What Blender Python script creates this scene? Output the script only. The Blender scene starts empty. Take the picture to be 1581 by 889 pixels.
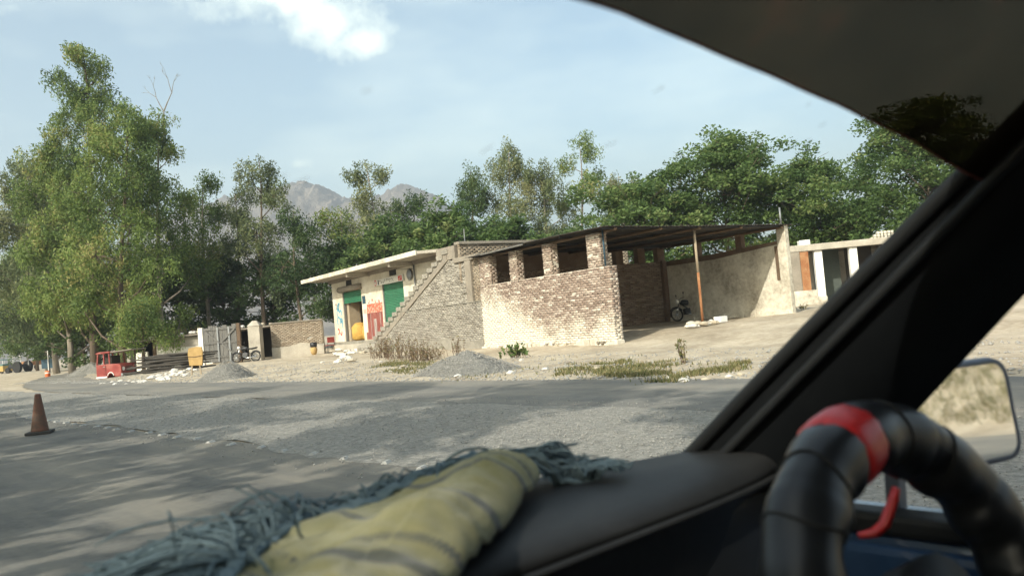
import bpy, math, random
import numpy as np
from mathutils import Vector, Matrix
R = math.radians
rng = np.random.default_rng(7)
random.seed(7)
SC = bpy.context.scene
COL = SC.collection

# ------------------------------------------------------------------ camera
FPX, EYE = 1240.0, 1.25
ROLL, PITCH = R(5.0), R(2.32)
_fw = np.array([0, math.cos(PITCH), math.sin(PITCH)])
_u0 = np.array([0, -math.sin(PITCH), math.cos(PITCH)])
_r0 = np.array([1.0, 0, 0])
_rt = _r0*math.cos(ROLL) - _u0*math.sin(ROLL)
_up = _u0*math.cos(ROLL) + _r0*math.sin(ROLL)
cam_d = bpy.data.cameras.new('camera')
cam_d.sensor_width = 36.0
cam_d.lens = 36.0*FPX/1581.0
cam_d.clip_start = 0.02
cam_d.clip_end = 9000.0
cam = bpy.data.objects.new('camera', cam_d)
COL.objects.link(cam)
mw = Matrix.Identity(4)
for i in range(3):
    mw[i][0] = _rt[i]; mw[i][1] = _up[i]; mw[i][2] = -_fw[i]
mw[2][3] = EYE
cam.matrix_world = mw
cam_d.dof.use_dof = True
cam_d.dof.focus_distance = 30.0
cam_d.dof.aperture_fstop = 5.6
SC.camera = cam

# ------------------------------------------------------------------ sky, sun, exposure
SUN_AZ = np.array([-0.538, -0.844])          # horizontal direction towards the sun
SUN_EL = R(33.0)
EXPOSURE = 1.08
SKY_STRENGTH = 0.15
SUN_STRENGTH = 3.4
world = bpy.data.worlds.new('World')
SC.world = world
world.use_nodes = True
wn, wlk = world.node_tree.nodes, world.node_tree.links
wn.clear()
w_out = wn.new('ShaderNodeOutputWorld')
w_bg = wn.new('ShaderNodeBackground')
w_bg.inputs['Strength'].default_value = SKY_STRENGTH
sky = wn.new('ShaderNodeTexSky')
sky.sky_type = 'NISHITA'
sky.sun_disc = False
sky.sun_elevation = SUN_EL
sky.sun_rotation = math.atan2(SUN_AZ[0], SUN_AZ[1])
sky.altitude = 500
sky.air_density = 1.0
sky.dust_density = 4.5
sky.ozone_density = 1.3
geo = wn.new('ShaderNodeTexCoord')

def wmath(op, a, b=None, clamp=False):
    n = wn.new('ShaderNodeMath'); n.operation = op; n.use_clamp = clamp
    for k, v in ((0, a), (1, b)):
        if v is None: continue
        if isinstance(v, (int, float)): n.inputs[k].default_value = v
        else: wlk.new(v, n.inputs[k])
    return n.outputs[0]
noi = wn.new('ShaderNodeTexNoise'); noi.inputs['Scale'].default_value = 9.0
noi.inputs['Detail'].default_value = 6.0; noi.inputs['Roughness'].default_value = 0.62
wlk.new(geo.outputs['Generated'], noi.inputs['Vector'])
noi2 = wn.new('ShaderNodeTexNoise'); noi2.inputs['Scale'].default_value = 2.2
noi2.inputs['Detail'].default_value = 4.0; noi2.inputs['Roughness'].default_value = 0.6
mp = wn.new('ShaderNodeMapping'); mp.inputs['Scale'].default_value = (1, 1, 3.0)
wlk.new(geo.outputs['Generated'], mp.inputs['Vector']); wlk.new(mp.outputs[0], noi2.inputs['Vector'])

def pdir(x, y):
    d = _fw + (x-790.5)/FPX*_rt - (y-444.5)/FPX*_up
    return d/np.linalg.norm(d)
# scattered small cumulus over the whole sky: (direction, angular half sizes: across, up, density)
clouds = [(pdir(420, 0), .10, .036, 1.0), (pdir(565, 66), .055, .034, 1.0), (pdir(500, 34), .08, .040, .9), (pdir(470, 252), .05, .022, .75), (pdir(10, 10), .05, .02, .5)]
rc = random.Random(3)
for k in range(3):
    a = R(75+k*95); e = rc.uniform(R(18), R(50))
    d = np.array([math.sin(a)*math.cos(e), math.cos(a)*math.cos(e), math.sin(e)])
    clouds.append((d, rc.uniform(.08, .14), rc.uniform(.03, .05), rc.uniform(.7, 1)))
near_ = None
for d, sx, sz, den in clouds:
    side = np.array([d[1], -d[0], 0]); side /= np.linalg.norm(side)
    upv = np.cross(side, d); upv = upv if upv[2] > 0 else -upv
    rm = Matrix((side, np.cross(upv, side), upv)).transposed()
    mpn = wn.new('ShaderNodeMapping'); mpn.vector_type = 'TEXTURE'
    mpn.inputs['Location'].default_value = tuple(d); mpn.inputs['Rotation'].default_value = rm.to_euler()
    mpn.inputs['Scale'].default_value = (sx, .5, sz)
    wlk.new(geo.outputs['Generated'], mpn.inputs['Vector'])
    ln = wn.new('ShaderNodeVectorMath'); ln.operation = 'LENGTH'; wlk.new(mpn.outputs[0], ln.inputs[0])
    r_ = wmath('ADD', ln.outputs['Value'], (1-den)*.8)
    near_ = r_ if near_ is None else wmath('MINIMUM', near_, r_)
tot = wmath('SUBTRACT', 1.05-.42, wmath('MULTIPLY', near_, .62))
tot = wmath('ADD', tot, wmath('MULTIPLY', wmath('SUBTRACT', noi.outputs['Fac'], .5), 2.2))
tot = wmath('MULTIPLY', tot, 1.05, True)
veil = wmath('MULTIPLY', wmath('SUBTRACT', noi2.outputs['Fac'], .47), .9, True)
tot = wmath('MAXIMUM', tot, veil)
cmix = wn.new('ShaderNodeMixRGB')
wlk.new(tot, cmix.inputs['Fac']); wlk.new(sky.outputs['Color'], cmix.inputs['Color1'])
cmix.inputs['Color2'].default_value = (8.4, 8.5, 8.2, 1)
wb = wn.new('ShaderNodeMixRGB'); wb.blend_type = 'MULTIPLY'; wb.inputs[0].default_value = 1.0
wb.inputs['Color2'].default_value = (1.0, 1.02, .85, 1)      # the phone's white balance
wlk.new(cmix.outputs[0], wb.inputs['Color1']); wlk.new(wb.outputs[0], w_bg.inputs['Color'])
wlk.new(w_bg.outputs[0], w_out.inputs['Surface'])

sun_d = bpy.data.lights.new('sun', 'SUN')
sun_d.energy = SUN_STRENGTH
sun_d.angle = R(0.53)
sun_d.color = (1.0, 0.93, 0.80)
sun = bpy.data.objects.new('sun', sun_d)
COL.objects.link(sun)
sdir = Vector((SUN_AZ[0]*math.cos(SUN_EL), SUN_AZ[1]*math.cos(SUN_EL), math.sin(SUN_EL)))
sun.rotation_euler = sdir.to_track_quat('Z', 'Y').to_euler()
sun.location = (0, 0, 60)
vs = SC.view_settings
vs.view_transform = 'Standard'; vs.look = 'None'; vs.gamma = 1.0; vs.use_curve_mapping = False
vs.exposure = EXPOSURE
SC.cycles.max_bounces = 8
SC.cycles.diffuse_bounces = 3
SC.cycles.transparent_max_bounces = 12
SC.cycles.volume_bounces = 0
SC.cycles.use_denoising = True
SC.cycles.use_adaptive_sampling = True
SC.cycles.adaptive_threshold = .02

# ------------------------------------------------------------------ mapping helpers (photo -> place)
def ray(x, y): return _fw + (x-790.5)/FPX*_rt - (y-444.5)/FPX*_up
def at(x, y, Y):
    d = ray(x, y); return np.array([0, 0, EYE]) + d*(Y/d[1])
def onground(x, y, z=0.0):
    d = ray(x, y); return np.array([0, 0, EYE]) + d*((z-EYE)/d[2])
FC = np.array([-.68, .735, 0]); FC /= np.linalg.norm(FC)     # the road runs this way
LC = np.array([FC[1], -FC[0], 0])                              # to the right of it
def so(x, y): return x*FC[0]+y*FC[1], x*LC[0]+y*LC[1]
def road(s, o, z=0.0): return np.array([s*FC[0]+o*LC[0], s*FC[1]+o*LC[1], z])

def vnoise(x, y, seed=0):
    """cheap smooth value noise, arrays in, about -1..1"""
    x = np.asarray(x, float); y = np.asarray(y, float)
    xi = np.floor(x).astype(np.int64); yi = np.floor(y).astype(np.int64)
    xf = x-xi; yf = y-yi
    def h(a, b):
        n = (a*374761393 + b*668265263 + seed*974634777) & 0x7fffffff
        n = ((n ^ (n >> 13))*1274126177) & 0x7fffffff
        return (n & 0xffff)/32767.5 - 1.0
    u = xf*xf*(3-2*xf); v = yf*yf*(3-2*yf)
    a = h(xi, yi)*(1-u)+h(xi+1, yi)*u
    b = h(xi, yi+1)*(1-u)+h(xi+1, yi+1)*u
    return a*(1-v)+b*v

def ground_z(x, y):
    x = np.asarray(x, float); y = np.asarray(y, float)
    s = x*FC[0]+y*FC[1]; o = x*LC[0]+y*LC[1]
    zr = np.interp(o, [11.4, 13, 15, 19, 23, 28, 37, 60, 120], [0, .05, .07, .12, .45, .58, .78, 1.3, 2.5])
    zl = np.interp(o, [11.4, 13, 15, 20, 26, 40, 120], [0, .05, .12, .24, .30, .5, 2.2])
    t = np.clip((s-19)/14, 0, 1); t = t*t*(3-2*t)
    z = zr*(1-t)+zl*t
    # beyond the bend the plain stays low
    f = np.clip((s-58)/20, 0, 1)
    z = z*(1-f)+np.interp(o, [14, 30, 120], [0, .25, 1.5])*f
    # grassy bank behind the car, right of the road
    bk = np.clip((-2-s)/6, 0, 1)
    z = z + bk*np.interp(o, [12.5, 15, 20, 26, 60], [0, 1.3, 3.6, 4.4, 4.6])
    z = z + np.interp(o, [-60, -12, -6, -5], [.6, .25, .1, 0])
    amp = np.interp(o, [-8, -5.5, 11.4, 12.4], [.05, 0, 0, .05])
    z = z + amp*(vnoise(x*.7, y*.7, 1)+.5*vnoise(x*1.9, y*1.9, 2))
    return z
def gz(x, y): return float(ground_z(np.array([x]), np.array([y]))[0])

# ------------------------------------------------------------------ materials
MATS = {}
def nodes_of(name):
    m = bpy.data.materials.new(name); m.use_nodes = True
    nt = m.node_tree; b = nt.nodes['Principled BSDF']
    MATS[name] = m
    return m, nt.nodes, nt.links, b
def setc(b, c): b.inputs['Base Color'].default_value = (*c, 1)
def ramp(nd, stops):
    r = nd.new('ShaderNodeValToRGB'); e = r.color_ramp.elements
    while len(e) < len(stops): e.new(.5)
    for k, (p, c) in enumerate(stops):
        e[k].position = p; e[k].color = (*c, 1)
    return r
def noise(nd, lk, scale, detail=6, rough=.6, vec=None, stretch=None):
    g = None
    if vec is None:
        g = nd.new('ShaderNodeNewGeometry'); vec = g.outputs['Position']
    if stretch:
        mpn = nd.new('ShaderNodeMapping'); mpn.inputs['Scale'].default_value = stretch
        lk.new(vec, mpn.inputs['Vector']); vec = mpn.outputs[0]
    n = nd.new('ShaderNodeTexNoise'); n.inputs['Scale'].default_value = scale
    n.inputs['Detail'].default_value = detail; n.inputs['Roughness'].default_value = rough
    lk.new(vec, n.inputs['Vector'])
    return n
def bumpn(nd, lk, b, src, strength, dist=.02):
    bp = nd.new('ShaderNodeBump'); bp.inputs['Strength'].default_value = strength
    bp.inputs['Distance'].default_value = dist
    lk.new(src, bp.inputs['Height']); lk.new(bp.outputs[0], b.inputs['Normal'])
def mottled(name, stops, scale=3, rough=.85, bump=.4, bscale=None, dist=.02, metallic=0, spec=.3, detail=7, obj=False, stretch=None, fine=.35):
    """three scales of noise into a colour ramp: grain, patches and wear"""
    m, nd, lk, b = nodes_of(name)
    vec = None
    if obj:
        tc = nd.new('ShaderNodeTexCoord'); vec = tc.outputs['Object']
    n1 = noise(nd, lk, scale, detail, .62, vec, stretch)
    n2 = noise(nd, lk, scale*9, 4, .6, vec, stretch)
    mx = nd.new('ShaderNodeMixRGB'); mx.inputs['Fac'].default_value = fine
    lk.new(n1.outputs['Fac'], mx.inputs[1]); lk.new(n2.outputs['Fac'], mx.inputs[2])
    r = ramp(nd, stops); lk.new(mx.outputs[0], r.inputs['Fac'])
    lk.new(r.outputs[0], b.inputs['Base Color'])
    b.inputs['Roughness'].default_value = rough
    b.inputs['Metallic'].default_value = metallic
    b.inputs['Specular IOR Level'].default_value = spec
    if bump:
        n3 = noise(nd, lk, bscale or scale*6, 6, .65, vec, stretch)
        bumpn(nd, lk, b, n3.outputs['Fac'], bump, dist)
    return m
def plain(name, c, rough=.6, metallic=0, spec=.4, coat=0, var=.12):
    m, nd, lk, b = nodes_of(name)
    n = noise(nd, lk, 14, 5)
    r = ramp(nd, [(.3, [x*(1-var) for x in c]), (.7, [min(1, x*(1+var)) for x in c])])
    lk.new(n.outputs['Fac'], r.inputs['Fac']); lk.new(r.outputs[0], b.inputs['Base Color'])
    b.inputs['Roughness'].default_value = rough; b.inputs['Metallic'].default_value = metallic
    b.inputs['Specular IOR Level'].default_value = spec
    b.inputs['Coat Weight'].default_value = coat
    return m

mottled('asphalt', [(.30, (.080, .080, .074)), (.5, (.135, .131, .118)), (.72, (.20, .19, .165))], 1.3, .9, .55, 60, .008)
mottled('asphalt_far', [(.30, (.115, .113, .104)), (.5, (.17, .164, .148)), (.72, (.24, .228, .198))], 1.1, .9, .5, 50, .008)
mottled('dirt', [(.25, (.19, .15, .105)), (.42, (.335, .28, .205)), (.56, (.46, .395, .30)), (.75, (.59, .53, .42))], .6, .95, .8, 7, .05, fine=.4)
for nm, dust in (('asphalt', (.25, .225, .18)), ('asphalt_far', (.29, .26, .21))):
    # dust drifted into long wheel-track streaks and worn patches along the road
    m = MATS[nm]; nd, lk = m.node_tree.nodes, m.node_tree.links; b = nd['Principled BSDF']
    src = b.inputs['Base Color'].links[0].from_socket
    g = nd.new('ShaderNodeNewGeometry'); mpg = nd.new('ShaderNodeMapping'); mpg.inputs['Rotation'].default_value = (0, 0, -math.atan2(FC[1], FC[0]))
    lk.new(g.outputs['Position'], mpg.inputs['Vector'])
    nz = noise(nd, lk, 1.0, 7, .68, mpg.outputs[0], (.10, 1.1, 1))
    nz2 = noise(nd, lk, .35, 5, .6)
    ad = nd.new('ShaderNodeMath'); ad.operation = 'MULTIPLY_ADD'; ad.inputs[1].default_value = .6
    lk.new(nz2.outputs['Fac'], ad.inputs[0]); lk.new(nz.outputs['Fac'], ad.inputs[2])
    rr0 = ramp(nd, [(.72, (0, 0, 0)), (1.0, (.75, .75, .75))]); lk.new(ad.outputs[0], rr0.inputs['Fac'])
    mxd = nd.new('ShaderNodeMixRGB'); lk.new(rr0.outputs[0], mxd.inputs[0]); lk.new(src, mxd.inputs[1]); mxd.inputs[2].default_value = (*dust, 1)
    lk.new(mxd.outputs[0], b.inputs['Base Color'])
m_gravel = mottled('gravel', [(.30, (.10, .096, .086)), (.47, (.235, .225, .20)), (.66, (.44, .42, .37))], 15, .95, 1.0, 40, .022, fine=.5)
mottled('gravel_heap', [(.28, (.14, .138, .128)), (.5, (.24, .235, .215)), (.75, (.37, .36, .325))], 14, .95, 1.0, 24, .05, fine=.5)
mottled('pebble', [(.2, (.15, .148, .14)), (.5, (.30, .295, .275)), (.8, (.52, .50, .455))], 6, .9, .2, 60, .003)
mottled('hill_rock', [(.3, (.085, .075, .066)), (.5, (.15, .13, .112)), (.7, (.23, .20, .17))], .014, .95, .9, .06, 10)
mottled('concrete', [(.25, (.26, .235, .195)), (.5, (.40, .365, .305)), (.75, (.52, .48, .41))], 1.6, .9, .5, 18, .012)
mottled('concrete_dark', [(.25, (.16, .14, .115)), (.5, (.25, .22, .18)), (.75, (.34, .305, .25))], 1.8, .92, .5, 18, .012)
mottled('cream_wall', [(.28, (.34, .28, .20)), (.42, (.58, .52, .41)), (.56, (.70, .65, .54)), (.72, (.78, .74, .64))], 1.0, .85, .3, 9, .01)
mottled('white_wall', [(.22, (.50, .45, .37)), (.42, (.72, .69, .61)), (.7, (.82, .80, .74))], 1.3, .85, .3, 9, .01)
mottled('plaster', [(.32, (.25, .22, .175)), (.43, (.45, .41, .335)), (.53, (.62, .58, .485)), (.66, (.76, .72, .62))], .8, .9, .6, 8, .02)
mottled('grey_render', [(.25, (.17, .155, .13)), (.5, (.27, .25, .21)), (.75, (.37, .345, .295))], 2.6, .93, 1.0, 7, .06)
mottled('mortar', [(.3, (.44, .40, .33)), (.7, (.62, .58, .50))], 5, .95, .6, 30, .01)
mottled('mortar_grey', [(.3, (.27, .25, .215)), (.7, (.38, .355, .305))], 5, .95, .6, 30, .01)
mottled('roof_sheet', [(.3, (.030, .027, .024)), (.7, (.065, .058, .05))], 2.5, .8, .2, 12, .01)
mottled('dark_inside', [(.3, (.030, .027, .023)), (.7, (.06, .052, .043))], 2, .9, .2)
mottled('rust', [(.28, (.13, .055, .025)), (.45, (.27, .115, .05)), (.6, (.36, .20, .10)), (.78, (.46, .38, .28))], 2.4, .85, .5, 24, .006)
mottled('old_wood', [(.3, (.085, .082, .075)), (.5, (.145, .14, .13)), (.75, (.22, .215, .20))], 3.0, .9, .5, 20, .01, stretch=(6, 6, .6))
mottled('pole_wood', [(.3, (.025, .022, .019)), (.5, (.055, .05, .044)), (.75, (.11, .10, .088))], 3.0, .9, .5, 20, .01, obj=True, stretch=(.6, 6, 6))
mottled('brown_wood', [(.3, (.09, .06, .04)), (.75, (.17, .12, .08))], 4, .9, .4, 20, .01)
mottled('plank', [(.3, (.28, .225, .16)), (.75, (.44, .37, .27))], 4, .9, .4, 20, .01)
mottled('sacking', [(.3, (.34, .22, .085)), (.7, (.52, .36, .16))], 5, .95, .7, 60, .01)
mottled('yellow_sack', [(.3, (.42, .24, .05)), (.7, (.60, .38, .10))], 4, .7, .9, 9, .06)
mottled('white_stone', [(.25, (.40, .38, .345)), (.6, (.64, .62, .575))], 3, .9, .6, 14, .03)
mottled('tan_stone', [(.25, (.30, .25, .18)), (.6, (.50, .44, .34))], 3, .9, .6, 14, .03)
mottled('red_paint', [(.28, (.13, .032, .027)), (.5, (.26, .045, .038)), (.72, (.34, .15, .12))], 2.2, .55, .15, 20, .005)
mottled('maroon_panel', [(.26, (.10, .035, .03)), (.44, (.20, .055, .045)), (.58, (.30, .11, .09)), (.72, (.50, .40, .36))], 3.0, .8, .2, 20, .005, stretch=(1, 1, .35))
mottled('worn_paint', [(.3, (.20, .13, .115)), (.5, (.34, .29, .27)), (.75, (.52, .47, .43))], 4, .8, .1, 20, .005, stretch=(1, 1, .4))
mottled('red_splash', [(.36, (.42, .06, .03)), (.52, (.55, .16, .10)), (.62, (.74, .62, .52))], 7.0, .8, .1, 20, .005)
mottled('green_shutter', [(.3, (.022, .115, .062)), (.7, (.04, .19, .105))], 1.6, .5, .1, 20, .004, spec=.5)
mottled('trunk_pale', [(.3, (.14, .115, .088)), (.5, (.23, .20, .16)), (.75, (.36, .32, .27))], 2.2, .9, .6, 12, .03, stretch=(2, 2, .4))
mottled('trunk_brown', [(.3, (.075, .055, .04)), (.7, (.17, .135, .10))], 2.5, .92, .8, 12, .04, stretch=(2, 2, .4))
plain('red_plastic', (.55, .025, .025), .35, 0, .5)
plain('black_metal', (.025, .026, .028), .45, .2, .5)
plain('tyre', (.022, .022, .022), .85)
plain('chrome', (.55, .55, .55), .25, 1.0)
plain('grey_steel', (.24, .25, .255), .5, .6)
plain('white_paint', (.78, .77, .73), .6)
plain('stud_paint', (.36, .355, .33), .7)
plain('sign_white', (.68, .66, .60), .6)
plain('green_grey', (.07, .085, .075), .8)
plain('teal_paint', (.07, .16, .16), .6)
plain('yellow_paint', (.42, .28, .09), .6)
plain('blue_sign', (.03, .07, .10), .6)
plain('cyan_letter', (.10, .36, .50), .7)
plain('dark_letter', (.05, .045, .045), .7)
plain('red_letter', (.50, .05, .04), .7)
plain('orange_plastic', (.70, .17, .06), .5)
plain('pink_paint', (.60, .36, .30), .7)
mottled('cone_old', [(.25, (.055, .043, .034)), (.45, (.105, .068, .05)), (.6, (.165, .075, .05)), (.78, (.22, .18, .14))], 5, .8, .2, 30, .004, obj=True)
mottled('cone_base', [(.3, (.03, .03, .03)), (.7, (.065, .062, .058))], 12, .85, .2)

# car interior
plain('black_vinyl', (.012, .013, .014), .55, 0, .35)
plain('pillar_black', (.006, .007, .008), .6, 0, .12)
mottled('dash_vinyl', [(.3, (.017, .018, .019)), (.7, (.029, .030, .031))], 9, .6, .25, 320, .001, spec=.22)
plain('headliner', (.10, .095, .085), .9)
plain('blue_car_paint', (.035, .075, .16), .25, .1, .5, .6)
plain('wheel_cover', (.014, .015, .017), .36, 0, .45)
plain('mirror_frame', (.07, .085, .115), .35, 0, .5)
m, nd, lk, b = nodes_of('mirror_glass')
setc(b, (.82, .84, .84)); b.inputs['Metallic'].default_value = 1; b.inputs['Roughness'].default_value = .035
m, nd, lk, b = nodes_of('windshield_clear')
nd.remove(b); t = nd.new('ShaderNodeBsdfTransparent'); t.inputs['Color'].default_value = (.955, .97, .965, 1)
lk.new(t.outputs[0], nd['Material Output'].inputs['Surface'])
m, nd, lk, b = nodes_of('tint_film')
tr = nd.new('ShaderNodeBsdfTransparent')
n = noise(nd, lk, 7, 6)
r = ramp(nd, [(.35, (.050, .040, .027)), (.6, (.068, .051, .033)), (.75, (.125, .060, .038))])
lk.new(n.outputs['Fac'], r.inputs['Fac']); lk.new(r.outputs[0], tr.inputs['Color'])
setc(b, (.075, .056, .038)); b.inputs['Roughness'].default_value = .7; b.inputs['Specular IOR Level'].default_value = .1
ms = nd.new('ShaderNodeMixShader'); ms.inputs[0].default_value = .25
lk.new(tr.outputs[0], ms.inputs[1]); lk.new(b.outputs[0], ms.inputs[2]); lk.new(ms.outputs[0], nd['Material Output'].inputs['Surface'])
m, nd, lk, b = nodes_of('glass_smudge')
tr = nd.new('ShaderNodeBsdfTransparent'); setc(b, (.22, .22, .20)); b.inputs['Roughness'].default_value = 1
ms = nd.new('ShaderNodeMixShader'); ms.inputs[0].default_value = .16
lk.new(tr.outputs[0], ms.inputs[1]); lk.new(b.outputs[0], ms.inputs[2]); lk.new(ms.outputs[0], nd['Material Output'].inputs['Surface'])

# bricks: tint attribute picks the fired colour, noise adds limewash left on the lower wall
def brick_mat(name, cols, wash, washcol, wash_curve=None):
    m, nd, lk, b = nodes_of(name)
    a = nd.new('ShaderNodeAttribute'); a.attribute_name = 'tint'
    r = ramp(nd, cols); lk.new(a.outputs['Fac'], r.inputs['Fac'])
    n1 = noise(nd, lk, 22, 5, .65)
    mul = nd.new('ShaderNodeMixRGB'); mul.blend_type = 'MULTIPLY'; mul.inputs[0].default_value = .38
    r2 = ramp(nd, [(.3, (.55, .55, .55)), (.7, (1.25, 1.25, 1.25))]); lk.new(n1.outputs['Fac'], r2.inputs['Fac'])
    lk.new(r.outputs[0], mul.inputs[1]); lk.new(r2.outputs[0], mul.inputs[2])
    tc = nd.new('ShaderNodeTexCoord')
    sx = nd.new('ShaderNodeSeparateXYZ'); lk.new(tc.outputs['Object'], sx.inputs[0])
    def mt(op, p, q, clamp=False):
        k = nd.new('ShaderNodeMath'); k.operation = op; k.use_clamp = clamp
        for i, v in ((0, p), (1, q)):
            if isinstance(v, (int, float)): k.inputs[i].default_value = v
            else: lk.new(v, k.inputs[i])
        return k.outputs[0]
    if wash_curve:
        fc = nd.new('ShaderNodeMapRange'); fc.inputs['From Min'].default_value = wash_curve[0]; fc.inputs['From Max'].default_value = wash_curve[1]
        fc.inputs['To Min'].default_value = wash_curve[2]; fc.inputs['To Max'].default_value = wash_curve[3]
        fc.interpolation_type = 'SMOOTHSTEP'
        lk.new(sx.outputs['X'], fc.inputs['Value'])
        lim = fc.outputs[0]
        edge = mt('SUBTRACT', lim, sx.outputs['Z'])
        n2 = noise(nd, lk, 1.1, 6, .6); n3 = noise(nd, lk, 9, 5, .6)
        e2 = mt('ADD', mt('MULTIPLY', edge, 1.05), mt('MULTIPLY', mt('SUBTRACT', n2.outputs['Fac'], .5), 2.4))
        e2 = mt('ADD', e2, mt('MULTIPLY', mt('SUBTRACT', n3.outputs['Fac'], .5), 1.7))
        w = mt('ADD', e2, .35, True)
    else:
        n2 = noise(nd, lk, 1.6, 7, .65)
        w = mt('MULTIPLY', mt('SUBTRACT', n2.outputs['Fac'], .45), 4.0, True)
    w = mt('MULTIPLY', w, wash)
    mx = nd.new('ShaderNodeMixRGB'); lk.new(w, mx.inputs[0]); lk.new(mul.outputs[0], mx.inputs[1]); mx.inputs[2].default_value = (*washcol, 1)
    lk.new(mx.outputs[0], b.inputs['Base Color'])
    b.inputs['Roughness'].default_value = .93; b.inputs['Specular IOR Level'].default_value = .15
    bumpn(nd, lk, b, n1.outputs['Fac'], .5, .012)
    return m
RED = [(0, (.21, .16, .13)), (.3, (.29, .22, .18)), (.6, (.37, .295, .245)), (.8, (.48, .405, .34)), (1, (.62, .565, .485))]
GREY = [(0, (.21, .19, .16)), (.4, (.30, .275, .235)), (.75, (.38, .35, .30)), (1, (.47, .43, .37))]
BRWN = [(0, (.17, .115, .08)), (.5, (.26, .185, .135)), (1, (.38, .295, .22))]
brick_mat('brick_red', RED, .90, (.76, .70, .58), (3.0, 7.4, .95, 2.4))
brick_mat('brick_pillar', RED, .35, (.62, .55, .44))
brick_mat('brick_grey', GREY, .5, (.46, .435, .38))
brick_mat('brick_washed', GREY, .9, (.37, .35, .305))
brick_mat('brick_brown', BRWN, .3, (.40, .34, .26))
brick_mat('brick_yard', [(0, (.21, .165, .12)), (.5, (.30, .245, .185)), (1, (.40, .34, .265))], .4, (.44, .385, .30))

def leaf_mat(name, stops, trans=.35):
    m, nd, lk, b = nodes_of(name)
    a = nd.new('ShaderNodeAttribute'); a.attribute_name = 'tint'
    r = ramp(nd, stops); lk.new(a.outputs['Fac'], r.inputs['Fac'])
    lk.new(r.outputs[0], b.inputs['Base Color'])
    b.inputs['Roughness'].default_value = .55; b.inputs['Specular IOR Level'].default_value = .25
    t = nd.new('ShaderNodeBsdfTranslucent'); lk.new(r.outputs[0], t.inputs['Color'])
    ms = nd.new('ShaderNodeMixShader'); ms.inputs[0].default_value = trans
    lk.new(b.outputs[0], ms.inputs[1]); lk.new(t.outputs[0], ms.inputs[2])
    lk.new(ms.outputs[0], nd['Material Output'].inputs['Surface'])
leaf_mat('leaf_euc', [(0, (0.063, 0.105, 0.034)), (.4, (0.128, 0.189, 0.051)), (.75, (0.207, 0.268, 0.071)), (1, (0.329, 0.305, 0.116))])
leaf_mat('leaf_euc_grey', [(0, (0.075, 0.101, 0.048)), (.5, (0.155, 0.190, 0.083)), (1, (0.276, 0.276, 0.132))])
leaf_mat('leaf_broad', [(0, (.052, .095, .032)), (.45, (.098, .160, .050)), (.8, (.155, .222, .070)), (1, (.23, .26, .10))], .45)
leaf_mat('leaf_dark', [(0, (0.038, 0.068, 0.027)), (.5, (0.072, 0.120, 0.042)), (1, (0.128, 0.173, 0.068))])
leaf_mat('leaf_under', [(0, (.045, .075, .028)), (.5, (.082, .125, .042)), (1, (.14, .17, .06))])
leaf_mat('leaf_grass', [(0, (.07, .085, .03)), (.5, (.13, .14, .05)), (.8, (.24, .205, .10)), (1, (.34, .28, .15))], .25)
leaf_mat('leaf_dry', [(0, (.13, .085, .05)), (.6, (.22, .155, .09)), (1, (.15, .17, .06))], .2)

# ------------------------------------------------------------------ mesh helpers
def tag(o, label=None, cat=None, group=None, kind=None):
    if label: o['label'] = label
    if cat: o['category'] = cat
    if group: o['group'] = group
    if kind: o['kind'] = kind
    return o
def empty(name, loc=(0, 0, 0), rz=0.0, label=None, cat=None, group=None):
    o = bpy.data.objects.new(name, None); COL.objects.link(o)
    o.location = loc; o.rotation_euler = (0, 0, rz); o.empty_display_size = .3
    return tag(o, label, cat, group)
def link(name, me, mat, parent=None, smooth=False):
    o = bpy.data.objects.new(name, me); COL.objects.link(o)
    if mat: me.materials.append(MATS[mat])
    if smooth: me.polygons.foreach_set('use_smooth', [True]*len(me.polygons))
    if parent is not None: o.parent = parent
    return o
def from_arrays(name, V, Fq, mat, parent=None, tint=None, smooth=False):
    """V n x 3, Fq m x k faces of one size, tint one value per face"""
    V = np.asarray(V, np.float32); Fq = np.asarray(Fq, np.int32)
    me = bpy.data.meshes.new(name)
    k = Fq.shape[1]
    me.vertices.add(len(V)); me.vertices.foreach_set('co', V.ravel())
    me.loops.add(Fq.size); me.loops.foreach_set('vertex_index', Fq.ravel())
    me.polygons.add(len(Fq))
    me.polygons.foreach_set('loop_start', np.arange(0, Fq.size, k, dtype=np.int32))
    me.update(calc_edges=True)
    if tint is not None:
        a = me.attributes.new('tint', 'FLOAT', 'FACE'); a.data.foreach_set('value', np.asarray(tint, np.float32))
    me.validate()
    return link(name, me, mat, parent, smooth)

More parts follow.
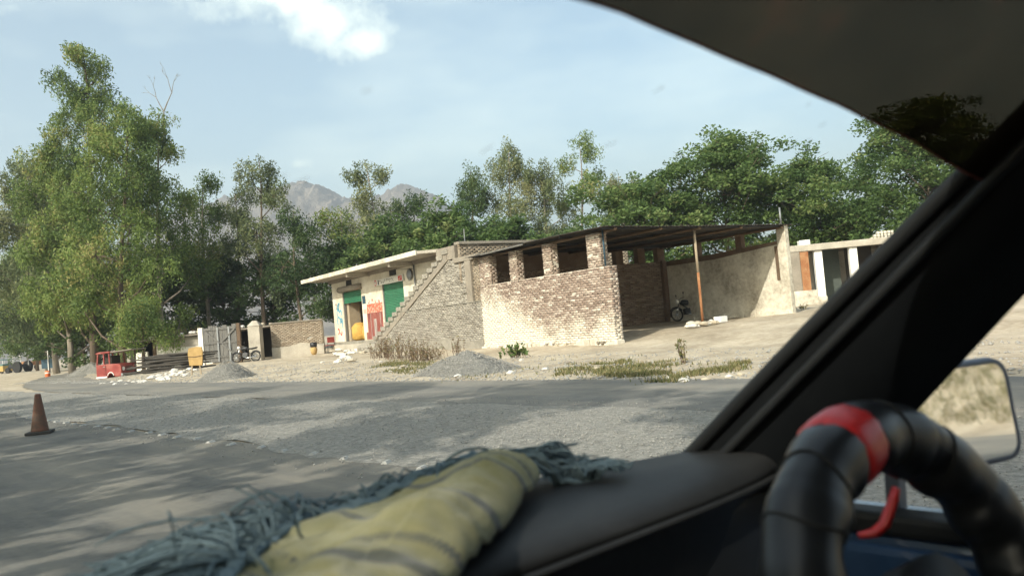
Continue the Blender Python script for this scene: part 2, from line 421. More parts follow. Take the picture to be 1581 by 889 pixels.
class MB:
    def __init__(s): s.v = []; s.f = []
    def add(s, vs, fs):
        k = len(s.v); s.v += [tuple(map(float, p)) for p in vs]; s.f += [tuple(i+k for i in q) for q in fs]; return s
    def box(s, x0, x1, y0, y1, z0, z1):
        return s.add([(x0, y0, z0), (x1, y0, z0), (x1, y1, z0), (x0, y1, z0), (x0, y0, z1), (x1, y0, z1), (x1, y1, z1), (x0, y1, z1)],
                     [(3, 2, 1, 0), (4, 5, 6, 7), (0, 1, 5, 4), (1, 2, 6, 5), (2, 3, 7, 6), (3, 0, 4, 7)])
    def bar(s, a, b, w, h=None, upv=(0, 0, 1)):
        """rectangular bar from a to b"""
        h = h or w; a = Vector(a); b = Vector(b); d = (b-a).normalized(); u = Vector(upv)
        if abs(d.dot(u)) > .95: u = Vector((1, 0, 0))
        x = d.cross(u).normalized()*(w/2); y = x.cross(d).normalized()*(h/2)
        c = [a-x-y, a+x-y, a+x+y, a-x+y, b-x-y, b+x-y, b+x+y, b-x+y]
        return s.add(c, [(3, 2, 1, 0), (4, 5, 6, 7), (0, 1, 5, 4), (1, 2, 6, 5), (2, 3, 7, 6), (3, 0, 4, 7)])
    def prism(s, poly, axis, a0, a1):
        """extrude a 2-D polygon along axis 0,1,2 (poly in the other two axes, in order)"""
        n = len(poly); vs = []
        for a in (a0, a1):
            for p in poly:
                q = list(p); q.insert(axis, a); vs.append(q)
        fs = [tuple(range(n-1, -1, -1)), tuple(range(n, 2*n))]+[(i, (i+1) % n, n+(i+1) % n, n+i) for i in range(n)]
        return s.add(vs, fs)
    def tube(s, path, rad, n=6, cap=True, closed=False, sq=1.0):
        P = [Vector(p) for p in path]; m = len(P)
        rad = [rad]*m if isinstance(rad, (int, float)) else rad
        k0 = len(s.v); x = None
        for i, p in enumerate(P):
            if closed: d = (P[(i+1) % m]-P[i-1])
            else: d = P[min(i+1, m-1)]-P[max(i-1, 0)]
            d.normalize()
            if x is None:
                x = d.cross(Vector((0, 0, 1)));
                if x.length < .1: x = d.cross(Vector((0, 1, 0)))
            x = (x-d*x.dot(d)).normalized(); y = d.cross(x)
            for j in range(n):
                a = 2*math.pi*j/n
                s.v.append(tuple(p+(x*math.cos(a)+y*math.sin(a)*sq)*rad[i]))
        for i in range(m if closed else m-1):
            i2 = (i+1) % m
            for j in range(n):
                s.f.append((k0+i*n+j, k0+i*n+(j+1) % n, k0+i2*n+(j+1) % n, k0+i2*n+j))
        if cap and not closed:
            s.f.append(tuple(k0+j for j in range(n-1, -1, -1))); s.f.append(tuple(k0+(m-1)*n+j for j in range(n)))
        return s
    def lathe(s, prof, n=16, c=(0, 0, 0), axis=2):
        k0 = len(s.v)
        for r_, z in prof:
            for j in range(n):
                a = 2*math.pi*j/n
                q = [r_*math.cos(a), r_*math.sin(a)]; q.insert(axis, z)
                s.v.append((q[0]+c[0], q[1]+c[1], q[2]+c[2]))
        for i in range(len(prof)-1):
            for j in range(n):
                s.f.append((k0+i*n+j, k0+i*n+(j+1) % n, k0+(i+1)*n+(j+1) % n, k0+(i+1)*n+j))
        s.f.append(tuple(k0+j for j in range(n-1, -1, -1))); s.f.append(tuple(k0+(len(prof)-1)*n+j for j in range(n)))
        return s
    def build(s, name, mat, parent=None, smooth=False, bevel=0, seg=2):
        me = bpy.data.meshes.new(name); me.from_pydata(s.v, [], s.f); me.update()
        import bmesh
        bm = bmesh.new(); bm.from_mesh(me); bmesh.ops.recalc_face_normals(bm, faces=bm.faces)
        if bevel:
            bmesh.ops.bevel(bm, geom=list(bm.edges), offset=bevel, segments=seg, affect='EDGES', profile=.6, clamp_overlap=True)
        bm.to_mesh(me); bm.free()
        o = link(name, me, mat, parent, smooth)
        return o

BOXF = np.array([(3, 2, 1, 0), (4, 5, 6, 7), (0, 1, 5, 4), (1, 2, 6, 5), (2, 3, 7, 6), (3, 0, 4, 7)])
def boxes(name, lo, hi, mat, parent, tint, kind='stuff', xf=None, jitter=0):
    lo = np.asarray(lo, float); hi = np.asarray(hi, float); n = len(lo)
    pick = np.array([(0, 0, 0), (1, 0, 0), (1, 1, 0), (0, 1, 0), (0, 0, 1), (1, 0, 1), (1, 1, 1), (0, 1, 1)])
    V = lo[:, None, :]+(hi-lo)[:, None, :]*pick[None]
    if jitter: V = V+rng.normal(size=V.shape)*jitter
    V = V.reshape(-1, 3)
    if xf is not None: V = xf(V)
    Fq = (np.arange(n)[:, None, None]*8+BOXF[None]).reshape(-1, 4)
    o = from_arrays(name, V, Fq, mat, parent, np.repeat(tint, 6))
    if kind: o['kind'] = kind
    return o
def brick_rects(u0, u1, z0, z1, holes=(), bl=.235, bh=.078, keep=None):
    """running-bond rectangles in a panel, cut round holes (u0,u1,z0,z1)"""
    out = []; row = 0; z = z0
    while z < z1-.03:
        h = min(bh, z1-z); u = u0-(bl/2 if row % 2 else 0)
        spans = [(u0, u1)]
        for a, b_, c, d in holes:
            if z+h*.5 > c and z+h*.5 < d:
                ns = []
                for p, q in spans:
                    if a > p: ns.append((p, min(a, q)))
                    if b_ < q: ns.append((max(b_, p), q))
                spans = [(p, q) for p, q in ns if q-p > .02]
        while u < u1:
            for p, q in spans:
                a, b_ = max(u, p), min(u+bl, q)
                if b_-a > .04 and (keep is None or keep((a+b_)/2, z+h/2)): out.append((a, b_, z, z+h))
            u += bl
        z += bh; row += 1
    return np.array(out)
def brick_skin(name, rects, mat, parent, n_front, depth=.09, joint=.009, proud=.006, axis='u', flip=1, xf=None):
    """bricks as blocks standing out of the mortar face; axis 'u': panel in x-z facing +y*flip; 'n': panel in y-z facing -x*flip"""
    k = len(rects); p = rng.normal(size=k)*proud
    j = joint*.5
    lo = np.zeros((k, 3)); hi = np.zeros((k, 3))
    a, b_, c, d = rects.T
    wob = rng.normal(size=k)*.003
    if axis == 'u':
        lo[:, 0] = a+j; hi[:, 0] = b_-j
        f = n_front+p*flip
        lo[:, 1] = np.minimum(f, f-depth*flip); hi[:, 1] = np.maximum(f, f-depth*flip)
    else:
        lo[:, 1] = a+j; hi[:, 1] = b_-j
        f = n_front-p*flip
        lo[:, 0] = np.minimum(f, f+depth*flip); hi[:, 0] = np.maximum(f, f+depth*flip)
    lo[:, 2] = c+j+wob; hi[:, 2] = d-j+wob
    t = np.clip(rng.beta(1.6, 2.0, size=k), 0, 1)
    return boxes(name, lo, hi, mat, parent, t, 'stuff', xf, .0025)

# ------------------------------------------------------------------ ground, road, hills
def grid_axis(lo, hi, step, far, grow=1.22):
    a = list(np.arange(lo, hi+1e-6, step)); d = step
    while a[-1] < far: d *= grow; a.append(a[-1]+d)
    d = step
    while a[0] > -far: d *= grow; a.insert(0, a[0]-d)
    return np.array(a)
ax = grid_axis(-62, 34, .5, 2000); ay = grid_axis(-20, 84, .5, 2000)
XX, YY = np.meshgrid(ax, ay); ZZ = ground_z(XX, YY)
far_ = np.hypot(XX, YY); ZZ = np.where(far_ > 250, np.minimum(ZZ, 2.0), ZZ)
s_, o_ = XX*FC[0]+YY*FC[1], XX*LC[0]+YY*LC[1]
ZZ = ZZ - np.where((o_ > -4.5) & (o_ < 11.6), .012, 0)
nx, ny = len(ax), len(ay)
idx = np.arange(nx*ny).reshape(ny, nx)
Fq = np.stack([idx[:-1, :-1], idx[:-1, 1:], idx[1:, 1:], idx[1:, :-1]], -1).reshape(-1, 4)
gr = from_arrays('ground', np.stack([XX, YY, ZZ], -1).reshape(-1, 3), Fq, 'dirt', smooth=True)
tag(gr, kind='structure')

def strip(name, mat, s0, s1, oa, ob, z, step=.35, rag=.12, amp=0, seed=0, cols=10, bend=None):
    ss = np.arange(s0, s1, step); n = len(ss)
    ea = oa+rag*(vnoise(ss*.8, ss*0, seed)+.6*vnoise(ss*2.7, ss*0, seed+1))
    eb = ob+rag*(vnoise(ss*.8, ss*0, seed+2)+.6*vnoise(ss*2.7, ss*0, seed+3))
    if bend is not None: ea = ea+bend(ss); eb = eb+bend(ss)
    t = np.linspace(0, 1, cols)
    O = ea[:, None]*(1-t)+eb[:, None]*t; S = np.repeat(ss[:, None], cols, 1)
    X = S*FC[0]+O*LC[0]; Y = S*FC[1]+O*LC[1]
    Zg = np.maximum(ground_z(X, Y), 0) if bend is not None else 0
    Z = z+Zg+amp*(vnoise(X*2.3, Y*2.3, seed+4)+.6*vnoise(X*6, Y*6, seed+5)+1)*np.sin(np.pi*t)[None]**.35
    V = np.stack([X, Y, Z], -1).reshape(-1, 3)
    id_ = np.arange(n*cols).reshape(n, cols)
    Fq = np.stack([id_[:-1, :-1], id_[:-1, 1:], id_[1:, 1:], id_[1:, :-1]], -1).reshape(-1, 4)
    o = from_arrays(name, V, Fq, mat, smooth=True)
    return tag(o, kind='structure')
strip('road', 'asphalt', -60, 130, -5.2, 4.35, .004, rag=.10, seed=11)
def bend_far(s): return np.where(s > 30, ((s-30)/30)**2*4.2, 0)
strip('road', 'asphalt_far', -60, 88, 8.0, 11.35, .010, rag=.10, seed=31, bend=bend_far)
strip('gravel_median', 'gravel', -60, 130, 4.3, 8.05, .006, rag=.16, amp=.012, seed=21, cols=26, step=.22)

# loose stones lying on the median and spilling over its edges
ICO = np.array([(1, 0, 0), (-1, 0, 0), (0, 1, 0), (0, -1, 0), (0, 0, 1), (0, 0, -1)], float)
OCT = np.array([(0, 2, 4), (2, 1, 4), (1, 3, 4), (3, 0, 4), (2, 0, 5), (1, 2, 5), (3, 1, 5), (0, 3, 5)])
def pebbles(name, P, size, mat, parent=None, flat=.65):
    n = len(P); sc = size[:, None]*np.stack([rng.uniform(.7, 1.2, n), rng.uniform(.6, 1.1, n), rng.uniform(.4, .8, n)*flat/.65], -1)
    V = ICO[None]*sc[:, None, :]*rng.uniform(.75, 1.2, (n, 6, 1))
    a = rng.uniform(0, 6.283, n); c, s = np.cos(a), np.sin(a)
    X = V[..., 0]*c[:, None]-V[..., 1]*s[:, None]; Y = V[..., 0]*s[:, None]+V[..., 1]*c[:, None]
    V = np.stack([X, Y, V[..., 2]], -1)+P[:, None, :]
    Fq = (np.arange(n)[:, None, None]*6+OCT[None]).reshape(-1, 3)
    o = from_arrays(name, V.reshape(-1, 3), Fq, mat, parent)
    o['kind'] = 'stuff'; return o
n = 30000
s = -4+rng.random(n)**1.7*44; o = rng.normal(6.15, 1.15, n); o = np.where((o < 3.6) | (o > 8.7), rng.uniform(4.3, 8, n), o)
P = np.stack([s*FC[0]+o*LC[0], s*FC[1]+o*LC[1], rng.uniform(.008, .05, n)], -1)
tag(pebbles('loose_gravel', P, rng.uniform(.006, .017, n), 'pebble'), 'loose grey gravel strewn along the strip between the lanes', 'gravel')
n = 9000
s = rng.uniform(-2, 60, n); o = 11.3+rng.random(n)**1.6*6
P = np.stack([s*FC[0]+o*LC[0], s*FC[1]+o*LC[1], 0*s], -1); P[:, 2] = ground_z(P[:, 0], P[:, 1])+.006
tag(pebbles('verge_gravel', P, rng.uniform(.012, .05, n), 'tan_stone' if False else 'pebble'), 'scattered small stones on the dusty verge', 'gravel')

# mountains
def ridge(name, prof, Y, depth, seed):
    """prof: list of photo points (x,y) on the skyline; a real massif rising over `depth` metres behind its foot"""
    xs = np.array([at(x, y, Y)[0] for x, y in prof]); zs = np.array([at(x, y, Y)[2] for x, y in prof])
    gx = np.linspace(xs[0], xs[-1], 620); top = np.interp(gx, xs, zs)
    top = top-20+4*vnoise(gx*.03, gx*0, seed)+3.5*vnoise(gx*.09, gx*0, seed+1)+1.8*vnoise(gx*.25, gx*0, seed+6)
    gy = np.linspace(0, 1, 150)
    X, T = np.meshgrid(gx, gy)
    Yw = Y-depth+T*depth*2
    env = np.where(T < .5, np.sin(T*np.pi)**.95, np.sin(T*np.pi)**1.4)
    off = 1-np.exp(-((T-.5)/.10)**2)
    wx = X+40*vnoise(X*.008, T*6, seed+8)
    rid = sum(a*(1-2*np.abs(vnoise(wx*f_, Yw*f_*.55, seed+k))) for k, (f_, a) in enumerate(((.009, 1), (.02, .55), (.045, .32), (.1, .18), (.22, .10))))
    Z = top[None]*env*(1+.085*rid*off*np.sin(T*np.pi)-.10*off*(1-T))+1.6*vnoise(X*.3, Yw*.3, seed+7)-3
    id_ = np.arange(X.size).reshape(X.shape)
    Fq = np.stack([id_[:-1, :-1], id_[:-1, 1:], id_[1:, 1:], id_[1:, :-1]], -1).reshape(-1, 4)
    o = from_arrays(name, np.stack([X, Yw, Z], -1).reshape(-1, 3), Fq, 'hill_rock', smooth=False)
    tag(o, kind='structure')
ridge('mountain', [(60, 520), (120, 450), (200, 400), (260, 350), (330, 315), (400, 290), (440, 282), (470, 281), (490, 275), (515, 279), (540, 290), (570, 296), (600, 287), (625, 279), (650, 278), (675, 286), (690, 300), (710, 318), (760, 350), (830, 380), (950, 410), (1150, 430)], 1500, 600, 5)
ridge('mountain', [(-420, 470), (-250, 430), (-120, 420), (-60, 440), (-20, 436), (15, 432), (30, 428), (60, 440), (120, 460), (200, 490), (300, 520)], 1900, 600, 9)

# ------------------------------------------------------------------ the long building: local x = along the front to the left, y = out of the front, z up
BP = onground(951, 536, .12)[:2]
U = np.array([-.56, .8285]); U /= np.linalg.norm(U); N = np.array([-U[1], U[0]])
BRZ = math.atan2(U[1], U[0])
def bw(u, n_, z=0): return np.array([BP[0]+U[0]*u+N[0]*n_, BP[1]+U[1]*u+N[1]*n_, z])

# --- open brick shed
shed = empty('brick_shed', (*BP, 0), BRZ, 'open sided shed of bare brick with pillars and dark flat sheet roof', 'shed')
TOPW = 2.74
MB().box(.016, 7.86, -.36, -.014, -.1, TOPW-.012).build('front_wall', 'mortar', shed)
r_ = brick_rects(0, 7.9, .30, TOPW)
brick_skin('front_bricks', r_, 'brick_red', shed, .0)
r_ = brick_rects(-.37, -.0, .30, TOPW)
brick_skin('front_end_bricks', r_, 'brick_red', shed, .0, axis='n')
# rough plinth of rubble and render along the foot
pv = MB(); nseg = 54
for i in range(nseg):
    u0 = -.12+8.1*i/nseg; h = .34+.13*float(vnoise(i*.5, 0, 4)); d_ = .07+.05*float(vnoise(i*.9, 3, 6))
    pv.box(u0, u0+8.1/nseg+.01, -.30, d_, -.15, h)
pv.build('plinth', 'plaster', shed, bevel=.02)
for k in range(46):
    uu = random.uniform(-.3, 7.9); sz = random.uniform(.05, .12)
    st = MB().lathe([(.02, -sz*.6), (sz*.8, -sz*.3), (sz, .05), (sz*.6, sz*.5), (.02, sz*.6)], 7, (uu, random.uniform(.05, .12), random.uniform(.05, .3)))
    st.build('stone', random.choice(['tan_stone', 'white_stone', 'concrete_dark']), shed)
pill = [(7.02, 7.82), (5.15, 5.66), (3.02, 3.5), (.36, 1.02)]
for a, b_ in pill:
    pm = MB().box(a+.012, b_-.012, -.33, -.012, TOPW-.02, 3.84).build('pillar', 'mortar', shed)
    hh = 3.84+random.uniform(-.03, .03)
    brick_skin('pillar_bricks', brick_rects(a, b_, TOPW, hh), 'brick_pillar', pm, .0, proud=.010)
    brick_skin('pillar_bricks', brick_rects(-.34, 0, TOPW, hh), 'brick_pillar', pm, a, axis='n', proud=.008)
# inner back wall, skewed, with stub pillars and gaps on top
def skew(n_): return 7.75+(6.2-7.75)*(-n_/8.7)
bwall = MB()
bwall.prism([(skew(-.4)+.02, -.4), (skew(-8.7)+.02, -8.7), (skew(-8.7)+.3, -8.7), (skew(-.4)+.3, -.4)], 2, 0, 3.26)
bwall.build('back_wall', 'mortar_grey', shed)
def xf_skew(V):
    V = V.copy(); V[:, 0] += skew(V[:, 1])-7.75; return V
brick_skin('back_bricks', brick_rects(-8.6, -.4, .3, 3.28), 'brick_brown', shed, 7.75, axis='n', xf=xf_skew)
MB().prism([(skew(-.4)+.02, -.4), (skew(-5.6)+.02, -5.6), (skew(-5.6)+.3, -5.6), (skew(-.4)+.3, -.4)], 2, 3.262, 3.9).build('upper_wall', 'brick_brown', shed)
for n0 in (-8.7, -7.7, -6.6):
    MB().box(skew(n0)+.0, skew(n0)+.26, n0, n0+.42, 3.27, 3.92).build('stub_pillar', 'brick_brown', shed)
MB().box(skew(-8.6)-.14, skew(-8.6)+.02, -8.66, -8.42, .2, 3.3).build('pilaster', 'brick_brown', shed)
# right wall of the shed, plastered inside
pw = MB().prism([(0, .2), (6.4, .2), (6.4, 3.05), (3.4, 3.04), (0, 3.28)], 1, -8.95, -8.7).build('side_wall', 'plaster', shed)
MB().prism([(.16, 3.285), (3.4, 3.05), (6.3, 3.05), (6.3, 3.26), (3.4, 3.27), (.16, 3.40)], 1, -8.93, -8.72).build('wall_capping', 'brick_brown', shed)
MB().box(-.26, .14, -8.86, -8.64, .3, 3.96).build('end_pier', 'plaster', shed, bevel=.02)
MB().box(.14, .30, -8.70, -8.66, 1.9, 3.2).build('plank', 'brown_wood', shed)
for u0 in (1.9, 4.2): MB().box(u0, u0+.3, -8.95, -8.72, 3.2, 3.9).build('stub_pillar', 'brick_brown', shed)
fv = MB()
for i in range(40):
    u0 = -.25+6.5*i/40; fv.box(u0, u0+.17, -8.72, -8.58+.06*float(vnoise(i*.7, 1, 3)), .2, .78+.07*float(vnoise(i*.6, 7, 5)))
fv.build('wall_foot', 'plaster', shed, bevel=.02)
# corrugated roof: a wavy sheet with thickness
nu, nn = 7, 150
uu = np.linspace(-.35, 8.15, nu); nnn = np.linspace(-9.15, .42, nn)
Xr, Yr = np.meshgrid(uu, nnn)
Zr = 3.965+.022*np.cos(Yr*2*np.pi/.16)+.05*np.sin(Xr*.6)*np.cos(Yr*.35)+.02*vnoise(Xr*.8, Yr*.5, 3)
Zr = Zr+np.where(Xr < -.2, -.01, 0)
Vt = np.stack([Xr, Yr, Zr], -1).reshape(-1, 3); Vb = Vt-np.array([0, 0, .012])
id_ = np.arange(nu*nn).reshape(nn, nu); f1 = np.stack([id_[:-1, :-1], id_[:-1, 1:], id_[1:, 1:], id_[1:, :-1]], -1).reshape(-1, 4)
f2 = f1[:, ::-1]+nu*nn
edge = [(id_[i, c], id_[i+1, c], id_[i+1, c]+nu*nn, id_[i, c]+nu*nn) for c in (0, nu-1) for i in range(nn-1)]
edge += [(id_[c, i], id_[c, i+1], id_[c, i+1]+nu*nn, id_[c, i]+nu*nn) for c in (0, nn-1) for i in range(nu-1)]
from_arrays('roof_sheet', np.vstack([Vt, Vb]), np.vstack([f1, f2, np.array(edge)]), 'roof_sheet', shed)
for n0 in (-.2, -2.2, -4.05, -6.2, -8.5):
    MB().tube([(-.3, n0, 3.87), (3, n0, 3.86), (7.7, n0, 3.88)], .055, 8).build('roof_beam', 'brown_wood', shed, True)
for u0 in (-.18, 2.0, 4.1, 6.1):
    MB().bar((u0, .3, 3.905), (u0, -9.0, 3.905), .06, .05).build('purlin', 'black_metal', shed)
MB().bar((6.9, .44, 3.90), (4.0, .46, 3.93), .03, .05).build('edge_batten', 'old_wood', shed)
rp = MB().tube([(.0, -4.05, .42), (.0, -4.05, 2.35)], .050, 12).build('post', 'rust', shed, True)
MB().tube([(.0, -4.05, 2.352), (.0, -4.05, 3.86)], .048, 12).build('post_top', 'plank', rp, True)
rp['label'] = 'rusty steel roof post'
MB().tube([(.28, -.12, 2.74), (.28, -.12, 3.9)], .03, 8).build('post', 'blue_sign', shed, True)
MB().tube([(-.05, -8.75, 3.95), (-.05, -8.75, 4.65)], .035, 8).build('vent_pole', 'grey_steel', shed, True)

# --- shop building with the outside stair
shop = empty('shop_building', (*BP, 0), BRZ, 'cream shop building with deep roof eave, green shutters and an outside stair', 'building')
FR = -1.3; FLOOR = .88
def W(name, a, b_, n0, n1, z0, z1, mat, bev=0): return MB().box(a, b_, n0, n1, z0, z1).build(name, mat, shop, bevel=bev)
W('plinth', 9.4, 27.1, -6.6, FR+.05, -.3, FLOOR, 'grey_render')
W('door_step', 21.3, 26.2, FR+.06, FR+.55, -.2, FLOOR-.16, 'concrete', .02)
W('front_wall', 25.45, 27.0, FR-.25, FR, FLOOR, 4.55, 'cream_wall')
W('front_wall', 19.85, 22.65, FR-.25, FR, FLOOR, 4.55, 'cream_wall')
W('front_wall', 9.6, 17.3, FR-.25, FR, FLOOR, 4.55, 'cream_wall')
W('lintel_wall', 22.65, 25.45, FR-.25, FR-.004, 3.78, 4.55, 'cream_wall')
W('lintel_wall', 17.3, 19.85, FR-.25, FR-.004, 3.78, 4.55, 'cream_wall')
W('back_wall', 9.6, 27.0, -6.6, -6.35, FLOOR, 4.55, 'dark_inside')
W('end_wall', 26.75, 27.0, -6.34, FR-.26, -.2, 4.55, 'cream_wall')
W('partition_wall', 21.2, 21.4, -6.34, FR-.26, FLOOR, 4.55, 'concrete_dark')
# side wall towards the shed, brick with a parapet
W('side_wall', 9.32, 9.58, -9.4, -1.3, 0, 4.58, 'mortar_grey')
brick_skin('side_bricks', brick_rects(-9.4, -.0, 3.0, 4.62), 'brick_yard', shop, 9.30, axis='n', proud=.003, joint=.007)
W('parapet', 9.22, 9.62, -9.45, .02, 4.60, 4.72, 'concrete_dark', .015)
W('parapet', 9.70, 11.3, -.26, -.02, 4.06, 4.62, 'concrete_dark', .015)
W('landing', 9.4, 11.2, -1.28, -.3, 4.0, 4.5, 'concrete_dark')
# roof slab with the deep eave
slab = MB().prism([(11.6, -1.28), (12.7, .22), (28.0, .22), (28.0, -7.0), (9.65, -7.0), (9.65, -1.28)], 2, 4.60, 4.74).build('roof_slab', 'concrete', shop, bevel=.012)
MB().prism([(12.72, .14), (27.95, .14), (27.95, .26), (12.66, .26)], 2, 4.56, 4.78).build('slab_edge', 'plaster', slab, bevel=.012)
for u0 in (21.2, 15.9): W('eave_bracket', u0, u0+.2, FR+.002, .05, 4.36, 4.598, 'concrete', .01)
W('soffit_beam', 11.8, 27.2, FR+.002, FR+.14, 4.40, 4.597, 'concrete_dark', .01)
# shutters: ribbed curtains
def shutter(a, b_, z0, z1, n0):
    prof = []; z = z0; k = 0
    while z < z1:
        prof.append((n0+(.024 if k % 2 else 0), z)); z += .0425; k += 1
    back = [(n0-.03, q[1]) for q in reversed(prof)]
    o = MB().prism(prof+back, 0, a, b_).build('shutter', 'green_shutter', shop)
    MB().box(a, b_, n0-.02, n0+.05, z0-.07, z0-.002).build('bottom_bar', 'green_shutter', o)
    MB().box(a-.05, a-.002, n0-.05, n0+.06, FLOOR, z1+.05).build('guide_rail', 'grey_steel', o)
    MB().box(b_+.002, b_+.05, n0-.05, n0+.06, FLOOR, z1+.05).build('guide_rail', 'grey_steel', o)
    return o
shutter(17.36, 19.79, FLOOR+.07, 3.76, FR-.10)
shutter(22.75, 25.36, 3.16, 3.76, FR-.10)
hood = MB().lathe([(.001, 0), (.17, 0), (.17, 3.1), (.001, 3.1)], 14, (22.5, FR+.10, 3.92), 0).build('shutter_box', 'concrete_dark', shop, True)
for a in (23.9, 18.0):
    w_ = W('vent', a, a+.75, FR+.0, FR+.03, 4.02 if a > 20 else 4.12, 4.40, 'dark_inside')
    for k in range(4): MB().box(a+.02, a+.73, FR+.03, FR+.05, 4.05+(.0 if a > 20 else .09)+k*.085, 4.075+(.0 if a > 20 else .09)+k*.085).build('slat', 'black_metal', w_)
# inner door frame of the open bay and painted marks on the front
W('door_frame', 25.05, 25.36, FR-.9, FR-.2, FLOOR, 3.1, 'plank', .01)
W('painted_panel', 20.0, 22.3, FR+.001, FR+.005, FLOOR+.02, 2.35, 'maroon_panel')
W('painted_panel', 19.95, 22.0, FR+.001, FR+.0055, 2.355, 2.85, 'red_splash')
W('painted_panel', 22.05, 22.6, FR+.001, FR+.006, 1.3, 3.4, 'cream_wall')
for (a, b_, c, d, mm) in [(22.1, 22.55, 2.9, 3.35, 'blue_sign'), (22.1, 22.5, 2.35, 2.6, 'pink_paint'), (20.85, 21.2, .95, 2.0, 'worn_paint'), (20.3, 20.36, .95, 2.3, 'worn_paint'), (21.55, 21.6, .95, 2.3, 'worn_paint')]:
    W('painted_patch', a, b_, FR+.006, FR+.010, c, d, mm)
def scribble(parent, u0, u1, z0, z1, mat, n_, y, w=.035, seed=1, name='lettering'):
    """brush-written strokes, flat on the wall"""
    r0 = random.Random(seed)
    for k in range(n_):
        uc = u0+(u1-u0)*(k+.5)/n_ if (u1-u0) > (z1-z0) else r0.uniform(u0, u1)
        zc = (z0+z1)/2 if (u1-u0) > (z1-z0) else z0+(z1-z0)*(k+.5)/n_
        hw = min((u1-u0), (z1-z0))*.42
        pts = []; a0 = r0.uniform(0, 6.28); sp = r0.uniform(2.2, 4.6)
        for t in np.linspace(0, 1, 9):
            rr = hw*(.45+.55*abs(math.sin(3*t+a0)))
            pts.append((uc+rr*math.cos(a0+sp*t)*.9, y, zc+rr*math.sin(a0+sp*t)))
        mb = MB()
        for p, q in zip(pts[:-1], pts[1:]): mb.bar(p, q, w, .006, (0, 1, 0))
        mb.build(name, mat, parent)
scribble(shop, 25.75, 26.35, 1.75, 3.05, 'cyan_letter', 8, FR+.006, .10, 4)
scribble(shop, 26.0, 26.7, 2.75, 3.2, 'dark_letter', 2, FR+.006, .04, 8)
scribble(shop, 25.8, 26.6, 1.25, 1.7, 'red_letter', 2, FR+.006, .09, 9)
scribble(shop, 20.1, 21.9, 2.85, 3.1, 'red_letter', 4, FR+.007, .05, 12)
# long sign above the closed shutter
sg = W('sign_board', 17.1, 20.65, FR+.02, FR+.10, 3.74, 4.06, 'sign_white', .008)
MB().lathe([(.001, 0), (.155, 0), (.155, .012), (.001, .012)], 20, (20.42, FR+.101, 3.90), 1).build('round_emblem', 'red_letter', sg)
MB().lathe([(.001, 0), (.105, 0), (.105, .006), (.001, .006)], 20, (20.42, FR+.114, 3.90), 1).build('emblem_centre', 'sign_white', sg)
scribble(sg, 20.34, 20.5, 3.84, 3.96, 'dark_letter', 1, FR+.124, .03, 2)
scribble(sg, 18.1, 19.9, 3.80, 4.02, 'dark_letter', 9, FR+.106, .022, 5)
MB().box(17.2, 17.62, FR+.101, FR+.108, 3.78, 4.02).build('emblem_block', 'red_letter', sg)
scribble(sg, 17.25, 17.57, 3.80, 4.0, 'sign_white', 2, FR+.112, .025, 6)
MB().box(19.98, 20.1, FR+.101, FR+.108, 3.77, 4.03).build('sign_divider', 'dark_letter', sg)
# fittings right of the sign
ds = MB().lathe([(.30, .0), (.24, .05), (.12, .085), (.02, .10)], 18, (16.4, FR+.06, 3.98), 1).build('round_dish', 'grey_steel', shop, True)
MB().tube([(15.85, FR+.07, 4.5), (15.85, FR+.07, 2.4)], .04, 8).build('drain_pipe', 'grey_steel', shop, True)
MB().tube([(18.2, FR+.10, 4.42), (17.0, FR+.08, 4.3), (15.9, FR+.07, 4.2)], .012, 5).build('cable', 'black_metal', shop)
W('red_board', 12.0, 13.9, FR+.004, FR+.06, 3.45, 4.02, 'red_paint', .008)
MB().tube([(12.9, -2.5, 4.7), (12.9, -2.5, 5.75)], .025, 6).build('roof_rod', 'grey_steel', shop)
MB().box(12.75, 13.05, -2.65, -2.35, 4.74, 4.96).build('rod_base', 'concrete_dark', shop, bevel=.03)
# stair: 17 solid steps climbing towards the shed
NS = 17; U0, U1, Z0, Z1 = 18.5, 10.25, .86, 4.52
prof = [(20.9, -.2), (20.9, .62), (19.9, .78), (U0, Z0-.2)]
for k in range(NS):
    u_ = U0+(U1-U0)*k/NS; u2 = U0+(U1-U0)*(k+1)/NS; zt = Z0+(Z1-Z0)*(k+1)/NS
    st = MB().box(u2, u_+.03, FR+.02, .035, zt-.20, zt-.0).build('step', 'grey_render', shop, bevel=.018)
    prof += [(u_, zt-.21), (u2, zt-.21)]
prof += [(U1, 4.0), (9.35, 4.0), (9.35, -.2)]
MB().prism(prof, 1, -1.24, -.06).build('stair_core', 'mortar_grey', shop)
lowr = []
slope = (Z1-Z0)/(U0-U1)
def under(u_): return Z0+(U0-u_)*slope-.42
brick_skin('stair_bricks', brick_rects(9.0, 18.2, 2.16, 4.0, keep=lambda u_, z: z < under(u_)-.05), 'brick_grey', shop, -.045, proud=.014)
brick_skin('stair_bricks', brick_rects(15.5, 20.8, .9, 2.1, keep=lambda u_, z: z < min(under(u_)-.05, 2.1) if u_ < 18.3 else z < .62), 'brick_grey', shop, -.045, proud=.014)
